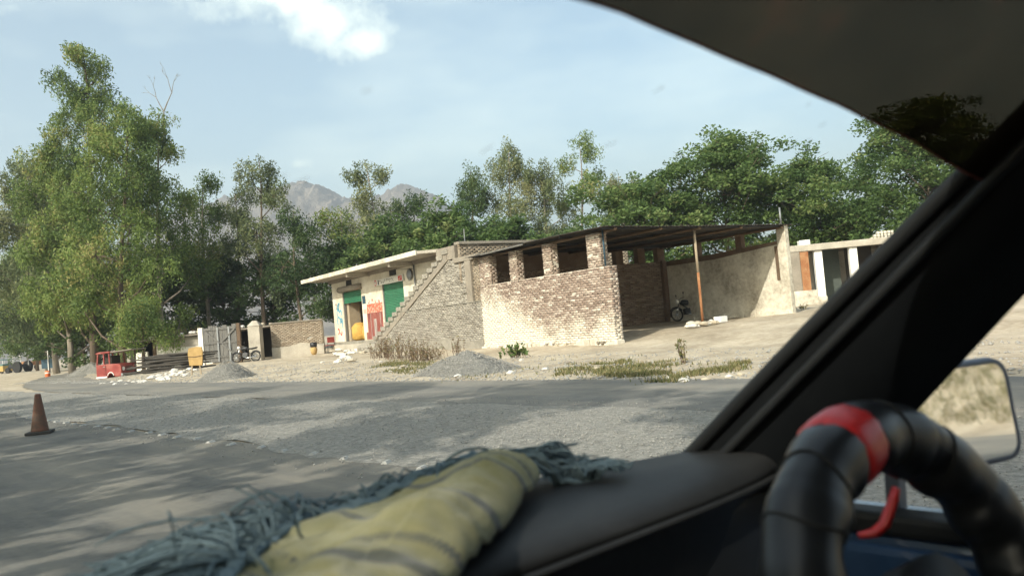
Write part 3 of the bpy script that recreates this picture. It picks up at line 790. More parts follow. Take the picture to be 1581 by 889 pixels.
# sloping stringer and the rendered lower wall with a ragged edge
MB().prism([(U0-.1, Z0-.46), (U0-.1, Z0-.2), (U1+.1, Z1-.24), (U1+.1, Z1-.5)], 1, -.06, .012).build('stringer', 'concrete_dark', shop, bevel=.01)
brick_skin('lower_bricks', brick_rects(7.92, 20.8, .0, 2.12, keep=lambda u_, z: z < (under(u_)-.03 if u_ < 18.2 else .58)), 'brick_washed', shop, -.012, proud=.007, joint=.006)
MB().prism([(7.93, -.2), (20.7, -.2), (20.7, .35), (17.6, .55), (14, .5), (11, .75), (9, .55), (7.93, .62)], 1, -.09, .022).build('rendered_foot', 'grey_render', shop, bevel=.01)
MB().box(7.92, 15.2, -.05, .030, 2.12, 2.16).build('ledge', 'grey_render', shop, bevel=.012)
MB().box(8.45, 8.9, -.2, .03, 2.16, 3.96).build('concrete_post', 'concrete_dark', shop, bevel=.012)
MB().box(7.93, 9.8, -.2, .05, 3.86, 4.06).build('concrete_beam', 'concrete_dark', shop, bevel=.012)
MB().box(7.93, 8.44, -.25, -.10, 2.16, 3.86).build('infill_wall', 'mortar_grey', shop)
brick_skin('infill_bricks', brick_rects(7.94, 8.45, 2.17, 3.86), 'brick_yard', shop, -.06)
MB().box(8.0, 9.3, -.5, -.1, -.2, 2.1).build('infill_wall', 'mortar_grey', shop)
for k in range(7):
    u0 = 20.6+random.uniform(-.2, .3)+k*.15
    MB().box(u0-.18, u0+.18, -.4, .05+k*.01, -.1, .55-k*.06).build('kerb_stone', 'white_wall' if k % 2 else 'concrete', shop, bevel=.03)

# --- right building: white columns under a flat concrete beam, farther back
rb_o = at(1215, 440, 38.5)
RBZ = math.atan2(-.12, .99)
rb = empty('column_building', (rb_o[0], rb_o[1], .5), RBZ, 'low white building with square columns and dark open bays right of the shed', 'building')
def RB(name, a, b_, n0, n1, z0, z1, mat, bev=.0): return MB().box(a, b_, n0, n1, z0, z1).build(name, mat, rb, bevel=bev)
RB('floor_slab', .6, 16, -1.0, 5, -.6, .28, 'concrete')
RB('roof_beam', -.1, 16, -.35, .1, 2.82, 3.12, 'concrete', .02)
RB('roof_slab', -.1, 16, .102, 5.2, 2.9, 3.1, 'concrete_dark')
RB('back_wall', 0, 16, 4.6, 4.8, 0, 2.9, 'white_wall')
for a in (1.35, 2.95, 4.55, 6.2, 7.9, 9.6):
    RB('column', a, a+.36, -.2, .12, .29, 2.815, 'white_paint', .015)
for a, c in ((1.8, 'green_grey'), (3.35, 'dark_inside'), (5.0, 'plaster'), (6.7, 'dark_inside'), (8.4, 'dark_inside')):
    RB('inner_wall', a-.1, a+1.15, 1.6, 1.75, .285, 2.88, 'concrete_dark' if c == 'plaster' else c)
RB('rusty_sheet', .62, 1.0, -.5, -.46, .95, 2.78, 'rust')['label'] = 'rusty metal sheet'
RB('side_panel', .0, .62, -.42, -.34, .95, 2.8, 'concrete_dark')
for k, (a, b_, h) in enumerate([(-.3, 1.1, .95), (1.1, 1.5, .62), (1.5, 1.9, .40), (1.9, 2.5, .2)]):
    RB('step', a, b_, -1.2-k*.02, -.36, -.6, h, 'plaster', .03)
RB('roof_block', .75, 1.25, -.1, .4, 3.125, 3.36, 'white_paint', .03)
RB('red_box', 5.0, 5.45, .6, 1.0, 1.1, 1.75, 'pink_paint', .02)
RB('box_shelf', 4.95, 6.1, .5, 1.1, .29, 1.08, 'concrete')
# openwork brick pile on the roof
for r0 in range(3):
    for c in range(9-r0*2):
        RB('openwork_brick', 4.2+c*.16+r0*.16, 4.2+c*.16+r0*.16+.10, .5, .7, 3.105+r0*.13, 3.105+r0*.13+.11, 'plaster')

# ------------------------------------------------------------------ yard wall, gate and sheds left of the shop
yw = empty('yard_wall', (-11.25, 48.0, 0), 0, 'low brown brick yard wall between the gate pillar and the shop', 'wall')
# local: x from 0 (shop) to -3.3 (pillar)
MB().box(-3.3, -.2, -.12, .12, 0, 2.26).build('wall_core', 'mortar_grey', yw)
brick_skin('wall_bricks', brick_rects(-3.3, -.2, .9, 2.28), 'brick_yard', yw, -.135, flip=-1)
MB().prism([(-3.3, 0), (-.2, 0), (-.2, .75), (-.9, .95), (-1.5, 1.05), (-2.2, .9), (-3.3, .85)], 1, -.18, -.10).build('render_patch', 'concrete', yw, bevel=.01)
MB().box(-3.32, -.18, -.2, .2, 2.285, 2.36).build('coping', 'concrete_dark', yw, bevel=.015)
gp = empty('gate_pillar', (-15.15, 46.9, .2), 0, 'square rendered gate pillar with a pointed cap', 'pillar')
MB().box(-.34, .34, -.32, .32, -.2, 2.05).build('shaft', 'concrete', gp, bevel=.02)
MB().add([(-.38, -.36, 2.05), (.38, -.36, 2.05), (.38, .36, 2.05), (-.38, .36, 2.05), (-.12, -.1, 2.36), (.12, -.1, 2.36), (.12, .1, 2.36), (-.12, .1, 2.36)],
         [(3, 2, 1, 0), (4, 5, 6, 7), (0, 1, 5, 4), (1, 2, 6, 5), (2, 3, 7, 6), (3, 0, 4, 7)]).build('cap', 'concrete', gp, bevel=.02)
gt = empty('wooden_gate', (-17.1, 46.6, .35), R(-4), 'grey weathered plank gate leaf with crossed battens', 'gate')
xs = np.linspace(-.98, .98, 8)
for k in range(7):
    MB().box(xs[k]+.008, xs[k+1]-.008, -.02+.006*(k % 2), .02, 0, 2.05+random.uniform(-.05, .09)).build('plank', 'old_wood', gt)
for z in (.25, 1.05, 1.85): MB().box(-.98, .98, -.065, -.025, z, z+.1).build('batten', 'old_wood', gt)
for a, b_ in (((-.9, -.08, 1.85), (-.1, -.08, 1.15)), ((.1, -.08, 1.15), (.9, -.08, 1.85)), ((.9, -.08, .3), (.1, -.08, 1.02))):
    MB().bar(a, b_, .09, .03, (0, 1, 0)).build('brace', 'old_wood', gt)
for x in (-.18, .5): MB().box(x, x+.10, -.085, -.07, 0.0, 2.0).build('pale_batten', 'grey_steel', gt)
MB().box(-1.3, -1.02, -.08, .1, -.2, 2.05).build('side_strip', 'teal_paint' if False else 'white_wall', gt, bevel=.01)
MB().box(1.02, 1.22, -.1, .1, -.3, 2.15).build('gate_post', 'brown_wood', gt, bevel=.015)
wsd = empty('white_shed', (-18.4, 48.6, .2), 0, 'low whitewashed shed with stones holding down its flat roof', 'shed')
def SH(name, x0, x1, y0, y1, z0, z1, m, bev=0): return MB().box(x0, x1, y0, y1, z0, z1).build(name, m, wsd, bevel=bev)
SH('front_wall', -3.35, .0, 0, .25, -.2, 1.78, 'white_wall')
SH('wall_band', -3.35, .0, -.012, -.001, 1.2, 1.76, 'concrete')
SH('door_post', -3.55, -3.36, -.05, .25, -.2, 1.8, 'brown_wood')
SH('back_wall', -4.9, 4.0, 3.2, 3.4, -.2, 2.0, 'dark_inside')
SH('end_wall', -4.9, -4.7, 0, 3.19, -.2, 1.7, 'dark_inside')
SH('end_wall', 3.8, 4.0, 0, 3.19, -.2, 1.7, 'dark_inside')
SH('front_wall', -4.69, -3.9, 0.0, .2, -.2, 1.1, 'white_wall')
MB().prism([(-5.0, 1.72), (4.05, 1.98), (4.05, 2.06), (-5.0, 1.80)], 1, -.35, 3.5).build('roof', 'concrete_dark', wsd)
for k in range(22):
    x = random.uniform(-4.8, 3.9); sz = random.uniform(.07, .15)
    MB().lathe([(.01, -.1), (sz, -.05), (sz*1.1, .03), (sz*.6, sz*.6), (.01, sz*.7)], 7, (x, random.uniform(-.3, .1), 1.90+(x+5)*.0287)).build('roof_stone', random.choice(['white_stone', 'tan_stone', 'white_stone']), wsd)
bb = MB()
for k in range(60):
    x = random.uniform(-3.0, -1.0); y = random.uniform(0, 1.2); a = random.uniform(0, 6.28); l = random.uniform(.2, .5)
    bb.tube([(x, y, 1.86+(x+5)*.03), (x+l*.5*math.cos(a), y, 2.05), (x+l*math.cos(a), y+.1, 2.1+random.random()*.3)], .012, 4)
bb.build('brushwood', 'brown_wood', wsd)['kind'] = 'stuff'
sp = MB()
jar = empty('clay_jar', (*at(485, 545, 46.8)[:2], gz(*at(485, 545, 46.8)[:2])), 0, 'small brown jar with dark neck standing against the yard wall', 'jar')
MB().lathe([(.10, 0), (.17, .1), (.2, .3), (.17, .45), (.001, .46)], 14).build('belly', 'sacking', jar, True)
MB().lathe([(.17, .44), (.2, .5), (.21, .68), (.15, .72), (.001, .72)], 14).build('neck', 'black_metal', jar, True)

def motorcycle(loc, rz, label, lean=R(9)):
    t = empty('motorcycle', loc, rz, label, 'motorcycle', 'parked motorcycles')
    t.rotation_euler = (lean, 0, rz); t.scale = (.93, .93, .93)
    for x in (-.62, .62):
        w = MB(); c = [(x+.29*math.cos(a), 0, .31+.29*math.sin(a)) for a in np.linspace(0, 2*math.pi, 22)[:-1]]
        w.tube(c, .04, 8, closed=True); wo = w.build('wheel', 'tyre', t, True)
        h = MB().lathe([(.05, -.05), (.05, .05)], 10, (x, 0, .31), 1)
        for a in np.linspace(0, 2*math.pi, 9)[:-1]: h.bar((x, 0, .31), (x+.26*math.cos(a), 0, .31+.26*math.sin(a)), .012)
        h.build('hub', 'grey_steel', wo)
        f = MB(); a_ = np.linspace(.5, 2.6, 8); f.tube([(x+.35*math.cos(a), 0, .31+.35*math.sin(a)) for a in a_], .05, 6, sq=.5); f.build('mudguard', 'black_metal', t, True)
    MB().tube([(.62, 0, .31), (.5, 0, .62), (.40, 0, .92)], .035, 8).build('fork', 'chrome', t, True)
    MB().tube([(.36, 0, .8), (.0, 0, .55), (-.3, 0, .5), (-.62, 0, .31)], .025, 6).build('frame', 'black_metal', t, True)
    MB().tube([(.34, 0, .78), (.22, 0, .84), (.0, 0, .83), (-.12, 0, .76)], [.06, .13, .125, .07], 10).build('tank', 'black_metal', t, True)
    MB().tube([(-.08, 0, .80), (-.35, 0, .79), (-.62, 0, .83), (-.72, 0, .86)], [.08, .11, .1, .05], 8, sq=.5).build('seat', 'tyre', t, True)
    MB().box(-.15, .22, -.12, .12, .28, .56).build('engine', 'black_metal', t, bevel=.04)
    MB().tube([(.2, .12, .35), (-.1, .14, .22), (-.75, .16, .28)], [.02, .03, .045], 8).build('exhaust', 'chrome', t, True)
    MB().tube([(.30, -.36, 1.02), (.38, -.2, 1.03), (.40, 0, .97), (.38, .2, 1.03), (.30, .36, 1.02)], .016, 6).build('handlebar', 'chrome', t, True)
    MB().lathe([(.03, -.08), (.09, -.02), (.10, .06), (.01, .075)], 12, (.48, 0, .90), 0).build('headlight', 'white_paint', t, True)
    for y in (-.3, .3):
        MB().tube([(.33, y, 1.02), (.31, y*1.15, 1.2)], .008, 5).lathe([(.01, -.012), (.055, -.006), (.055, .006), (.01, .012)], 10, (.31, y*1.15, 1.24), 0).build('mirror', 'black_metal', t)
    return t
mp_ = at(1066, 502, 34.6)
motorcycle((mp_[0], mp_[1], gz(mp_[0], mp_[1])), R(198), 'black motorcycle parked in the shade inside the open shed')
mp_ = at(380, 556, 45.9)
motorcycle((mp_[0], mp_[1], gz(mp_[0], mp_[1])), R(172), 'dark motorcycle parked in the gateway beside the gate pillar')

# wrecked red truck cab, wood, sign, stones
tx, ty = at(181, 577, 44.5)[:2]
tk = empty('truck_cab', (tx, ty, gz(tx, ty)-.02), R(-6), 'dismantled red truck cab without wheels sitting by the trees', 'truck cab')
MB().prism([(-.72, .02), (-.10, .02), (.0, .22), (.22, .22), (.34, .05), (.72, .05), (.72, .62), (.60, .72), (-.05, .76), (-.72, .74)], 1, -.75, .75).build('body', 'red_paint', tk, bevel=.03)
for (a, b_) in (((-.68, .74), (-.62, 1.32)), ((-.28, .76), (-.28, 1.32)), ((.05, .76), (.02, 1.34))):
    for y in (-.70, .70): MB().bar((a[0], y, a[1]-.02), (b_[0], y*.95, b_[1]), .075, .06).build('window_post', 'red_paint', tk, bevel=.01)
MB().prism([(-.74, 1.32), (.12, 1.36), (.10, 1.44), (-.5, 1.44), (-.70, 1.40)], 1, -.74, .74).build('roof', 'red_paint', tk, bevel=.025)
MB().prism([(.10, 1.36), (1.35, 1.44), (1.35, 1.48), (.10, 1.41)], 1, -.70, .74).build('canopy_sheet', 'concrete_dark', tk)
for x in (.75, 1.3): MB().bar((x, .6, .0), (x, .6, 1.42), .06).build('canopy_post', 'brown_wood', tk)
arch = MB(); arch.tube([(.11+.17*math.cos(a), -.765, .10+.20*math.sin(a)) for a in np.linspace(.05, math.pi-.05, 9)], .022, 6)
arch.build('wheel_arch', 'white_paint', tk, True)
MB().box(-.72, -.1, -.79, -.76, .02, .10).build('side_trim', 'white_paint', tk)
MB().box(-.5, .0, -.4, .4, .75, 1.2).build('seat_back', 'dark_inside', tk, bevel=.05)
MB().bar((-.16, -.757, .12), (-.16, -.757, .72), .012, .012).build('door_seam', 'dark_inside', tk)
MB().box(-.30, -.20, -.775, -.752, .60, .64).build('door_handle', 'grey_steel', tk)
for z in (.3, .4, .5): MB().box(.722, .735, -.35, .35, z, z+.05).build('grille_slat', 'black_metal', tk)
MB().box(.70, .82, -.78, .78, .05, .20).build('bumper', 'grey_steel', tk, bevel=.02)
MB().lathe([(.001, 0), (.1, 0), (.1, .03), (.001, .03)], 12, (.725, -.55, .45), 0).build('headlight', 'white_paint', tk)
for k in range(63):
    row = k//9; j = k % 9
    L = random.uniform(1.6, 3.6); yy = 43.0+j*.11+random.uniform(-.05, .05)
    cx = -18.55+random.uniform(-.9, .9); zb = gz(cx, yy)+.06+row*.13+random.uniform(-.02, .02)
    r0 = random.uniform(.035, .075); a = random.uniform(-.10, .10); tl = random.uniform(-.03, .04)
    p = MB(); pts = []
    for t in np.linspace(-.5, .5, 6):
        pts.append((t*L, random.uniform(-.03, .03), tl*t*L+random.uniform(-.015, .015)))
    p.tube(pts, [r0*.7, r0, r0*1.05, r0, r0*.9, r0*.65], 6)
    q = p.build('wood_pole', 'pole_wood', None, True)
    q.location = (cx, yy, zb); q.rotation_euler = (0, 0, a)
    tag(q, 'dark rough wooden pole stacked in the pile beside the red cab', 'pole', 'wooden poles in the pile')
sx_, sy_ = at(304, 577, 36.0)[:2]
sn = empty('sign_stand', (sx_, sy_, gz(sx_, sy_)), R(5), 'small board wrapped in tan sacking on two short legs', 'sign stand')
MB().add([(-.29, -.05, .42), (.27, -.05, .40), (.33, -.05, 1.0), (.29, -.05, 1.22), (.05, -.05, 1.25), (-.28, -.05, 1.2), (-.33, -.05, .95),
          (-.29, .05, .42), (.27, .05, .40), (.33, .05, 1.0), (.29, .05, 1.22), (.05, .05, 1.25), (-.28, .05, 1.2), (-.33, .05, .95)],
         [(0, 1, 2, 3, 4, 5, 6), (13, 12, 11, 10, 9, 8, 7)]+[(i, (i+1) % 7, 7+(i+1) % 7, 7+i) for i in range(7)]).build('board', 'sacking', sn, bevel=.02)
MB().tube([(-.33, -.06, .83), (0, -.075, .80), (.33, -.06, .84)], .012, 6).build('binding', 'brown_wood', sn)
for x in (-.18, .15): MB().bar((x*1.25, 0, -.02), (x, 0, .45), .075, .05).build('leg', 'plank', sn)

def rock(loc, sz, mat, seed, flat=.7):
    r0 = np.random.default_rng(seed); mb = MB(); n = 8
    prof = [(.05, -.45), (.75, -.35), (1.0, 0), (.8, .4), (.35, .62), (.02, .66)]
    mb.lathe(prof, n)
    V = np.array(mb.v); V *= 1+.22*r0.normal(size=V.shape)*np.array([1, 1, .6]); V[:, 2] *= flat
    V *= sz; mb.v = [tuple(p) for p in V]
    o = mb.build('stone', mat); o.location = (loc[0], loc[1], loc[2]+sz*.18); o.rotation_euler = (0, 0, r0.uniform(0, 6))
    return o
for k in range(40):
    x = random.gauss(262, 24) if k < 30 else random.uniform(150, 230)
    yy = 588-(x-220)*.16+random.uniform(-5, 3) if k < 30 else 589+random.uniform(-2, 2)+(190-x)*.06
    p = onground(x, yy, .06); p[2] = gz(p[0], p[1])
    o = rock(p, random.uniform(.10, .22) if k < 30 else random.uniform(.06, .12), 'white_stone', k+50)
    tag(o, 'whitewashed stone in the row between wood pile and road', 'stone', 'white stones by the wood pile')
for k in range(22):
    p = onground(random.gauss(527, 15), random.uniform(548, 563), .1); p[2] = gz(p[0], p[1])+random.uniform(0, .12)
    tag(rock(p, random.uniform(.12, .30), random.choice(['white_stone', 'white_stone', 'tan_stone', 'white_wall']), k+150, .55), 'pale rubble lump heaped at the foot of the stair', 'rubble', 'rubble at the foot of the stair')
for k in range(14):
    p = bw(-.1+random.gauss(0, .25), -4.05+random.gauss(0, .25)); p[2] = gz(p[0], p[1])+random.uniform(0, .1)
    tag(rock(p, random.uniform(.09, .20), random.choice(['white_stone', 'plaster', 'tan_stone']), k+250), 'pale stone packed round the rusty post foot', 'stone', 'stones at the rusty post')
for k in range(26):
    x = random.uniform(480, 1180); y = random.uniform(556, 584); p = onground(x, y, .06); p[2] = gz(p[0], p[1])
    tag(rock(p, random.uniform(.04, .11), random.choice(['tan_stone', 'white_stone', 'concrete_dark']), k+350), 'loose stone lying on the dirt verge', 'stone', 'loose stones on the verge')

def heap(name, px, py, Y, rad, h, label, seed, mat='gravel_heap', sq=1.0):
    x, y = at(px, py, Y)[:2]; z0 = gz(x, y)
    n1, n2 = 40, 56
    rr = np.linspace(0, 1, n1); aa = np.linspace(0, 2*np.pi, n2, endpoint=False)
    Rr, A = np.meshgrid(rr, aa, indexing='ij')
    lobes = 1+.18*np.sin(A*2+seed)+.10*np.sin(A*3+seed*2)
    X = Rr*rad*lobes*np.cos(A); Y_ = Rr*rad*lobes*np.sin(A)*sq
    Z = h*np.maximum(0, 1-np.sqrt(Rr**2+.02)**1.1)**1.1+.09*h*vnoise(X*2.2, Y_*2.2, seed)*(1-Rr**2)+.03*vnoise(X*5, Y_*5, seed)*(1-Rr)+.015*vnoise(X*11, Y_*11, seed)
    Zg = ground_z(X+x, Y_+y)-z0
    Z = Z+Zg-.03*(Rr > .98)
    V = np.stack([X, Y_, Z], -1).reshape(-1, 3)
    id_ = np.arange(n1*n2).reshape(n1, n2); nx_ = np.roll(id_, -1, 1)
    Fq = np.stack([id_[:-1], id_[1:], nx_[1:], nx_[:-1]], -1).reshape(-1, 4)
    e = empty(name, (x, y, z0), 0, label, 'gravel heap', 'gravel heaps by the road')
    from_arrays('mound', V, Fq, mat, e, smooth=True)
    k = 2600; ii = rng.integers(0, n1-2, k); jj = rng.integers(0, n2, k)
    w = np.sqrt(rng.random(k)); pts = []
    Rk = w; Ak = rng.uniform(0, 2*np.pi, k); lb = 1+.18*np.sin(Ak*2+seed)+.10*np.sin(Ak*3+seed*2)
    Xk = Rk*1.08*rad*lb*np.cos(Ak); Yk = Rk*1.08*rad*lb*np.sin(Ak)*sq
    Zk = h*np.maximum(0, 1-Rk**1.15)**1.05+ground_z(Xk+x, Yk+y)-z0
    pebbles('surface_stones', np.stack([Xk, Yk, Zk+.01], -1), rng.uniform(.010, .030, k), 'pebble', e)
heap('gravel_heap', 725, 577, 20.6, 1.25, .60, 'large grey gravel heap in front of the brick wall', 3)
heap('gravel_heap', 352, 580, 30.0, 1.05, .72, 'small grey gravel heap in front of the plank gate', 5)
heap('gravel_heap', 142, 580, 56, 1.3, .8, 'distant gravel heap left of the red cab under the trees', 8)

# things at the shop
sk = [(24.2, -1.75, FLOOR, .52, 1.05), (23.45, -2.0, FLOOR, .48, .95), (24.0, -2.75, FLOOR+.0, .5, 1.6)]
for k, (u_, n_, z_, r0, h) in enumerate(sk):
    p = bw(u_, n_, z_)
    mb = MB().lathe([(r0*.55, 0), (r0*.9, h*.12), (r0*1.0, h*.4), (r0*.93, h*.75), (r0*.6, h*.96), (.02, h)], 16)
    V = np.array(mb.v); V[:, :2] *= (1+.05*np.sin(V[:, 2:3]*11+k)+.025*np.sin(np.arctan2(V[:, 1:2], V[:, 0:1])*2+k)); mb.v = [tuple(q) for q in V]
    o = mb.build('sack', 'yellow_sack', None, True); o.location = p
    tag(o, ['large bulging yellow sack at the front of the open shop bay', 'yellow sack half hidden beside the front sack in the open bay', 'tall orange sack standing at the back of the open bay'][k], 'sack', 'sacks in the shop doorway')
p = bw(23.4, -2.6, FLOOR)
bxo = MB().box(-.5, .5, -.4, .4, 0, .9).box(-.45, .5, -.4, .35, .91, 1.7).build('carton', 'sacking', None, bevel=.02); bxo.location = p; bxo.rotation_euler = (0, 0, BRZ)
tag(bxo, 'stack of brown cartons behind the yellow sacks', 'carton')
p = bw(26.1, -.55); p[2] = gz(p[0], p[1])
ch = empty('metal_chair', p, BRZ+R(90), 'thin legged metal chair with red back by the shop corner', 'chair')
for x in (-.2, .2):
    for y in (-.2, .2): MB().tube([(x*1.1, y*1.1, 0), (x, y, .45)], .014, 6).build('leg', 'black_metal', ch)
MB().box(-.23, .23, -.23, .23, .45, .49).build('seat', 'red_paint', ch, bevel=.01)
for x in (-.2, .2): MB().tube([(x, .21, .45), (x, .25, .95)], .014, 6).build('back_post', 'black_metal', ch)
MB().box(-.22, .22, .22, .26, .62, .95).build('backrest', 'red_paint', ch, bevel=.01)
p = bw(-.05, -4.9); wb = MB().box(-.2, .2, -.15, .15, 0, .22).build('white_block', 'white_paint', None, bevel=.03)
wb.location = (p[0], p[1], gz(p[0], p[1])); wb.rotation_euler = (0, 0, .6)
tag(wb, 'white block on the ground right of the rusty post', 'block')

# ------------------------------------------------------------------ far left: traffic, barrel, board
def far_at(px, py, Y): q = at(px, py, Y); return (q[0], q[1], gz(q[0], q[1]))
def wheel(t, x, y, r0, w=.16):
    wo = MB().lathe([(r0*.55, -w/2), (r0, -w/2), (r0, w/2), (r0*.55, w/2)], 18, (x, y, r0), 1).build('wheel', 'tyre', t)
    MB().lathe([(.02, -w*.45), (r0*.55, -w*.4), (r0*.55, w*.4), (.02, w*.45)], 12, (x, y, r0), 1).build('hub', 'grey_steel', wo)
x, y, z = far_at(5, 574, 108)
rk = empty('auto_rickshaw', (x, y, z), R(150), 'yellow and teal three wheeled vehicle at the far left edge', 'rickshaw')
MB().prism([(-1.2, .25), (1.1, .25), (1.3, .7), (1.05, 1.0), (-1.2, 1.0)], 1, -.65, .65).build('body', 'yellow_paint', rk, bevel=.05)
MB().prism([(-1.22, 1.0), (.7, 1.0), (.95, 1.02), (.72, 1.1), (-1.22, 1.25)], 1, -.66, .66).build('waist_band', 'teal_paint', rk, bevel=.02)
MB().prism([(-1.25, 1.72), (.6, 1.78), (.5, 1.86), (-1.1, 1.84)], 1, -.66, .66).build('roof', 'teal_paint', rk, bevel=.03)
for a in ((-1.15, 1.2, -1.15, 1.74), (-.2, 1.1, -.2, 1.76), (.9, 1.02, .55, 1.8)):
    for yy in (-.6, .6): MB().bar((a[0], yy, a[1]), (a[2], yy, a[3]), .06).build('roof_post', 'white_paint', rk)
wheel(rk, -.8, -.55, .26); wheel(rk, -.8, .55, .26); wheel(rk, 1.0, 0, .26)
MB().lathe([(.02, 0), (.1, .02), (.1, .08), (.02, .1)], 10, (1.25, 0, .75), 0).build('headlight', 'white_paint', rk)
x, y, z = far_at(29, 574, 104)
tr_ = empty('tractor', (x, y, z), R(160), 'dark tractor with pale canopy on the far road', 'tractor')
MB().prism([(-.3, .55), (1.5, .6), (1.5, 1.2), (.2, 1.3), (-.3, 1.0)], 1, -.3, .3).build('hood', 'black_metal', tr_, bevel=.05)
MB().box(-.9, -.3, -.5, .5, .7, 1.05).build('seat_deck', 'black_metal', tr_, bevel=.03)
MB().box(-1.2, .3, -.65, .65, 2.05, 2.15).build('canopy', 'white_paint', tr_, bevel=.03)
for a in (-1.1, .2):
    for yy in (-.55, .55): MB().bar((a, yy, .9), (a, yy, 2.06), .05).build('canopy_post', 'white_paint', tr_)
for yy in (-.75, .75): wheel(tr_, -.75, yy, .72, .35); wheel(tr_, 1.15, yy*.8, .38, .22)
MB().tube([(.9, .1, 1.2), (.9, .1, 1.9)], .04, 6).build('exhaust_stack', 'grey_steel', tr_)
x, y, z = far_at(48, 573, 115)
tl = empty('trailer', (x, y, z), R(160), 'rust red farm trailer behind the tractor', 'trailer')
MB().box(-1.3, 1.3, -.8, .8, .7, .8).build('bed', 'rust', tl)
for a in ((-1.3, 1.3, -.8, -.76), (-1.3, 1.3, .76, .8)): MB().box(*a, .8, 1.3).build('side_board', 'rust', tl)
for a in ((-1.3, -1.26), (1.26, 1.3)): MB().box(*a, -.76, .76, .8, 1.3).build('end_board', 'rust', tl)
wheel(tl, -.2, -.75, .4, .2); wheel(tl, -.2, .75, .4, .2)
MB().bar((1.3, 0, .75), (2.2, 0, .6), .08).build('drawbar', 'rust', tl)
x, y, z = far_at(74, 583, 62)
ob = empty('orange_barrel', (x, y, z), 0, 'small orange road barrel standing on the far lane edge', 'barrel')
MB().lathe([(.17, 0), (.19, .03), (.18, .2), (.2, .22), (.18, .25), (.17, .45), (.13, .48), (.01, .48)], 14).build('drum', 'orange_plastic', ob, True)
MB().lathe([(.186, .28), (.187, .36)], 14).build('band', 'white_paint', ob, True)
x, y, z = far_at(76, 578, 80)
bs = empty('blue_board', (x, y, z), R(10), 'dark blue board on a pale post among the far trunks', 'board')
MB().box(-.65, .65, -.03, .03, .45, 1.35).build('panel', 'blue_sign', bs, bevel=.01)
MB().tube([(0, -.07, 0), (0, -.07, 2.2)], .05, 8).build('post', 'white_paint', bs)

# ------------------------------------------------------------------ near road: cone and studs
cx, cy, _ = onground(62, 670, 0)
cn = empty('traffic_cone', (cx, cy, .012), R(20), 'old faded traffic cone with a dark square base on the road', 'traffic cone')
MB().box(-.20, .20, -.20, .20, 0, .045).build('base', 'cone_base', cn, bevel=.012)
MB().lathe([(.145, .045), (.138, .07), (.095, .35), (.05, .655), (.046, .68), (.038, .69), (.03, .68), (.03, .5)], 24).build('cone_body', 'cone_old', cn, True)
ds_ = 0
stud = None
for k in range(24):
    s0 = 5.95+k*.66+random.uniform(-.05, .05); p = road(s0, 4.22+random.uniform(-.04, .04)-.0*k, .006)
    if stud is None:
        stud = MB().add([(-.07, -.035, 0), (.07, -.035, 0), (.07, .035, 0), (-.07, .035, 0), (-.055, -.014, .024), (.055, -.014, .024), (.055, .014, .024), (-.055, .014, .024)],
                        [(3, 2, 1, 0), (4, 5, 6, 7), (0, 1, 5, 4), (1, 2, 6, 5), (2, 3, 7, 6), (3, 0, 4, 7)]).build('road_stud', 'stud_paint')
        o = stud
    else:
        o = stud.copy(); COL.objects.link(o)
    o.location = p; o.rotation_euler = (0, 0, math.atan2(LC[1], LC[0])+random.uniform(-.1, .1)+R(35))
    tag(o, 'small pale road stud in the row along the gravel edge', 'road stud', 'road studs along the gravel edge')

# ------------------------------------------------------------------ trees
def leaf_mesh(name, C, size, mat, parent, tint, droop=0.0, flat=0.0, width=.42):
    """one diamond leaf per centre; droop hangs them, flat lays them level"""
    n = len(C)
    ax_ = rng.normal(size=(n, 3)); ax_[:, 2] = ax_[:, 2]*(1-flat)-droop*1.8
    ax_ /= np.linalg.norm(ax_, axis=1, keepdims=True)
    oth = rng.normal(size=(n, 3)); oth[:, 2] *= (1-flat)
    sd = np.cross(ax_, oth); sd /= np.linalg.norm(sd, axis=1, keepdims=True)+1e-9
    if flat > .3:
        sd[:, 2] *= .4; sd /= np.linalg.norm(sd, axis=1, keepdims=True)+1e-9
    L = size[:, None]
    V = np.stack([C-ax_*L*.5, C+sd*L*width*.5+ax_*L*.05, C+ax_*L*.5, C-sd*L*width*.5+ax_*L*.05], 1).reshape(-1, 3)
    Fq = np.arange(n*4).reshape(n, 4)
    o = from_arrays(name, V, Fq, mat, parent, np.clip(tint, 0, 1))
    return o
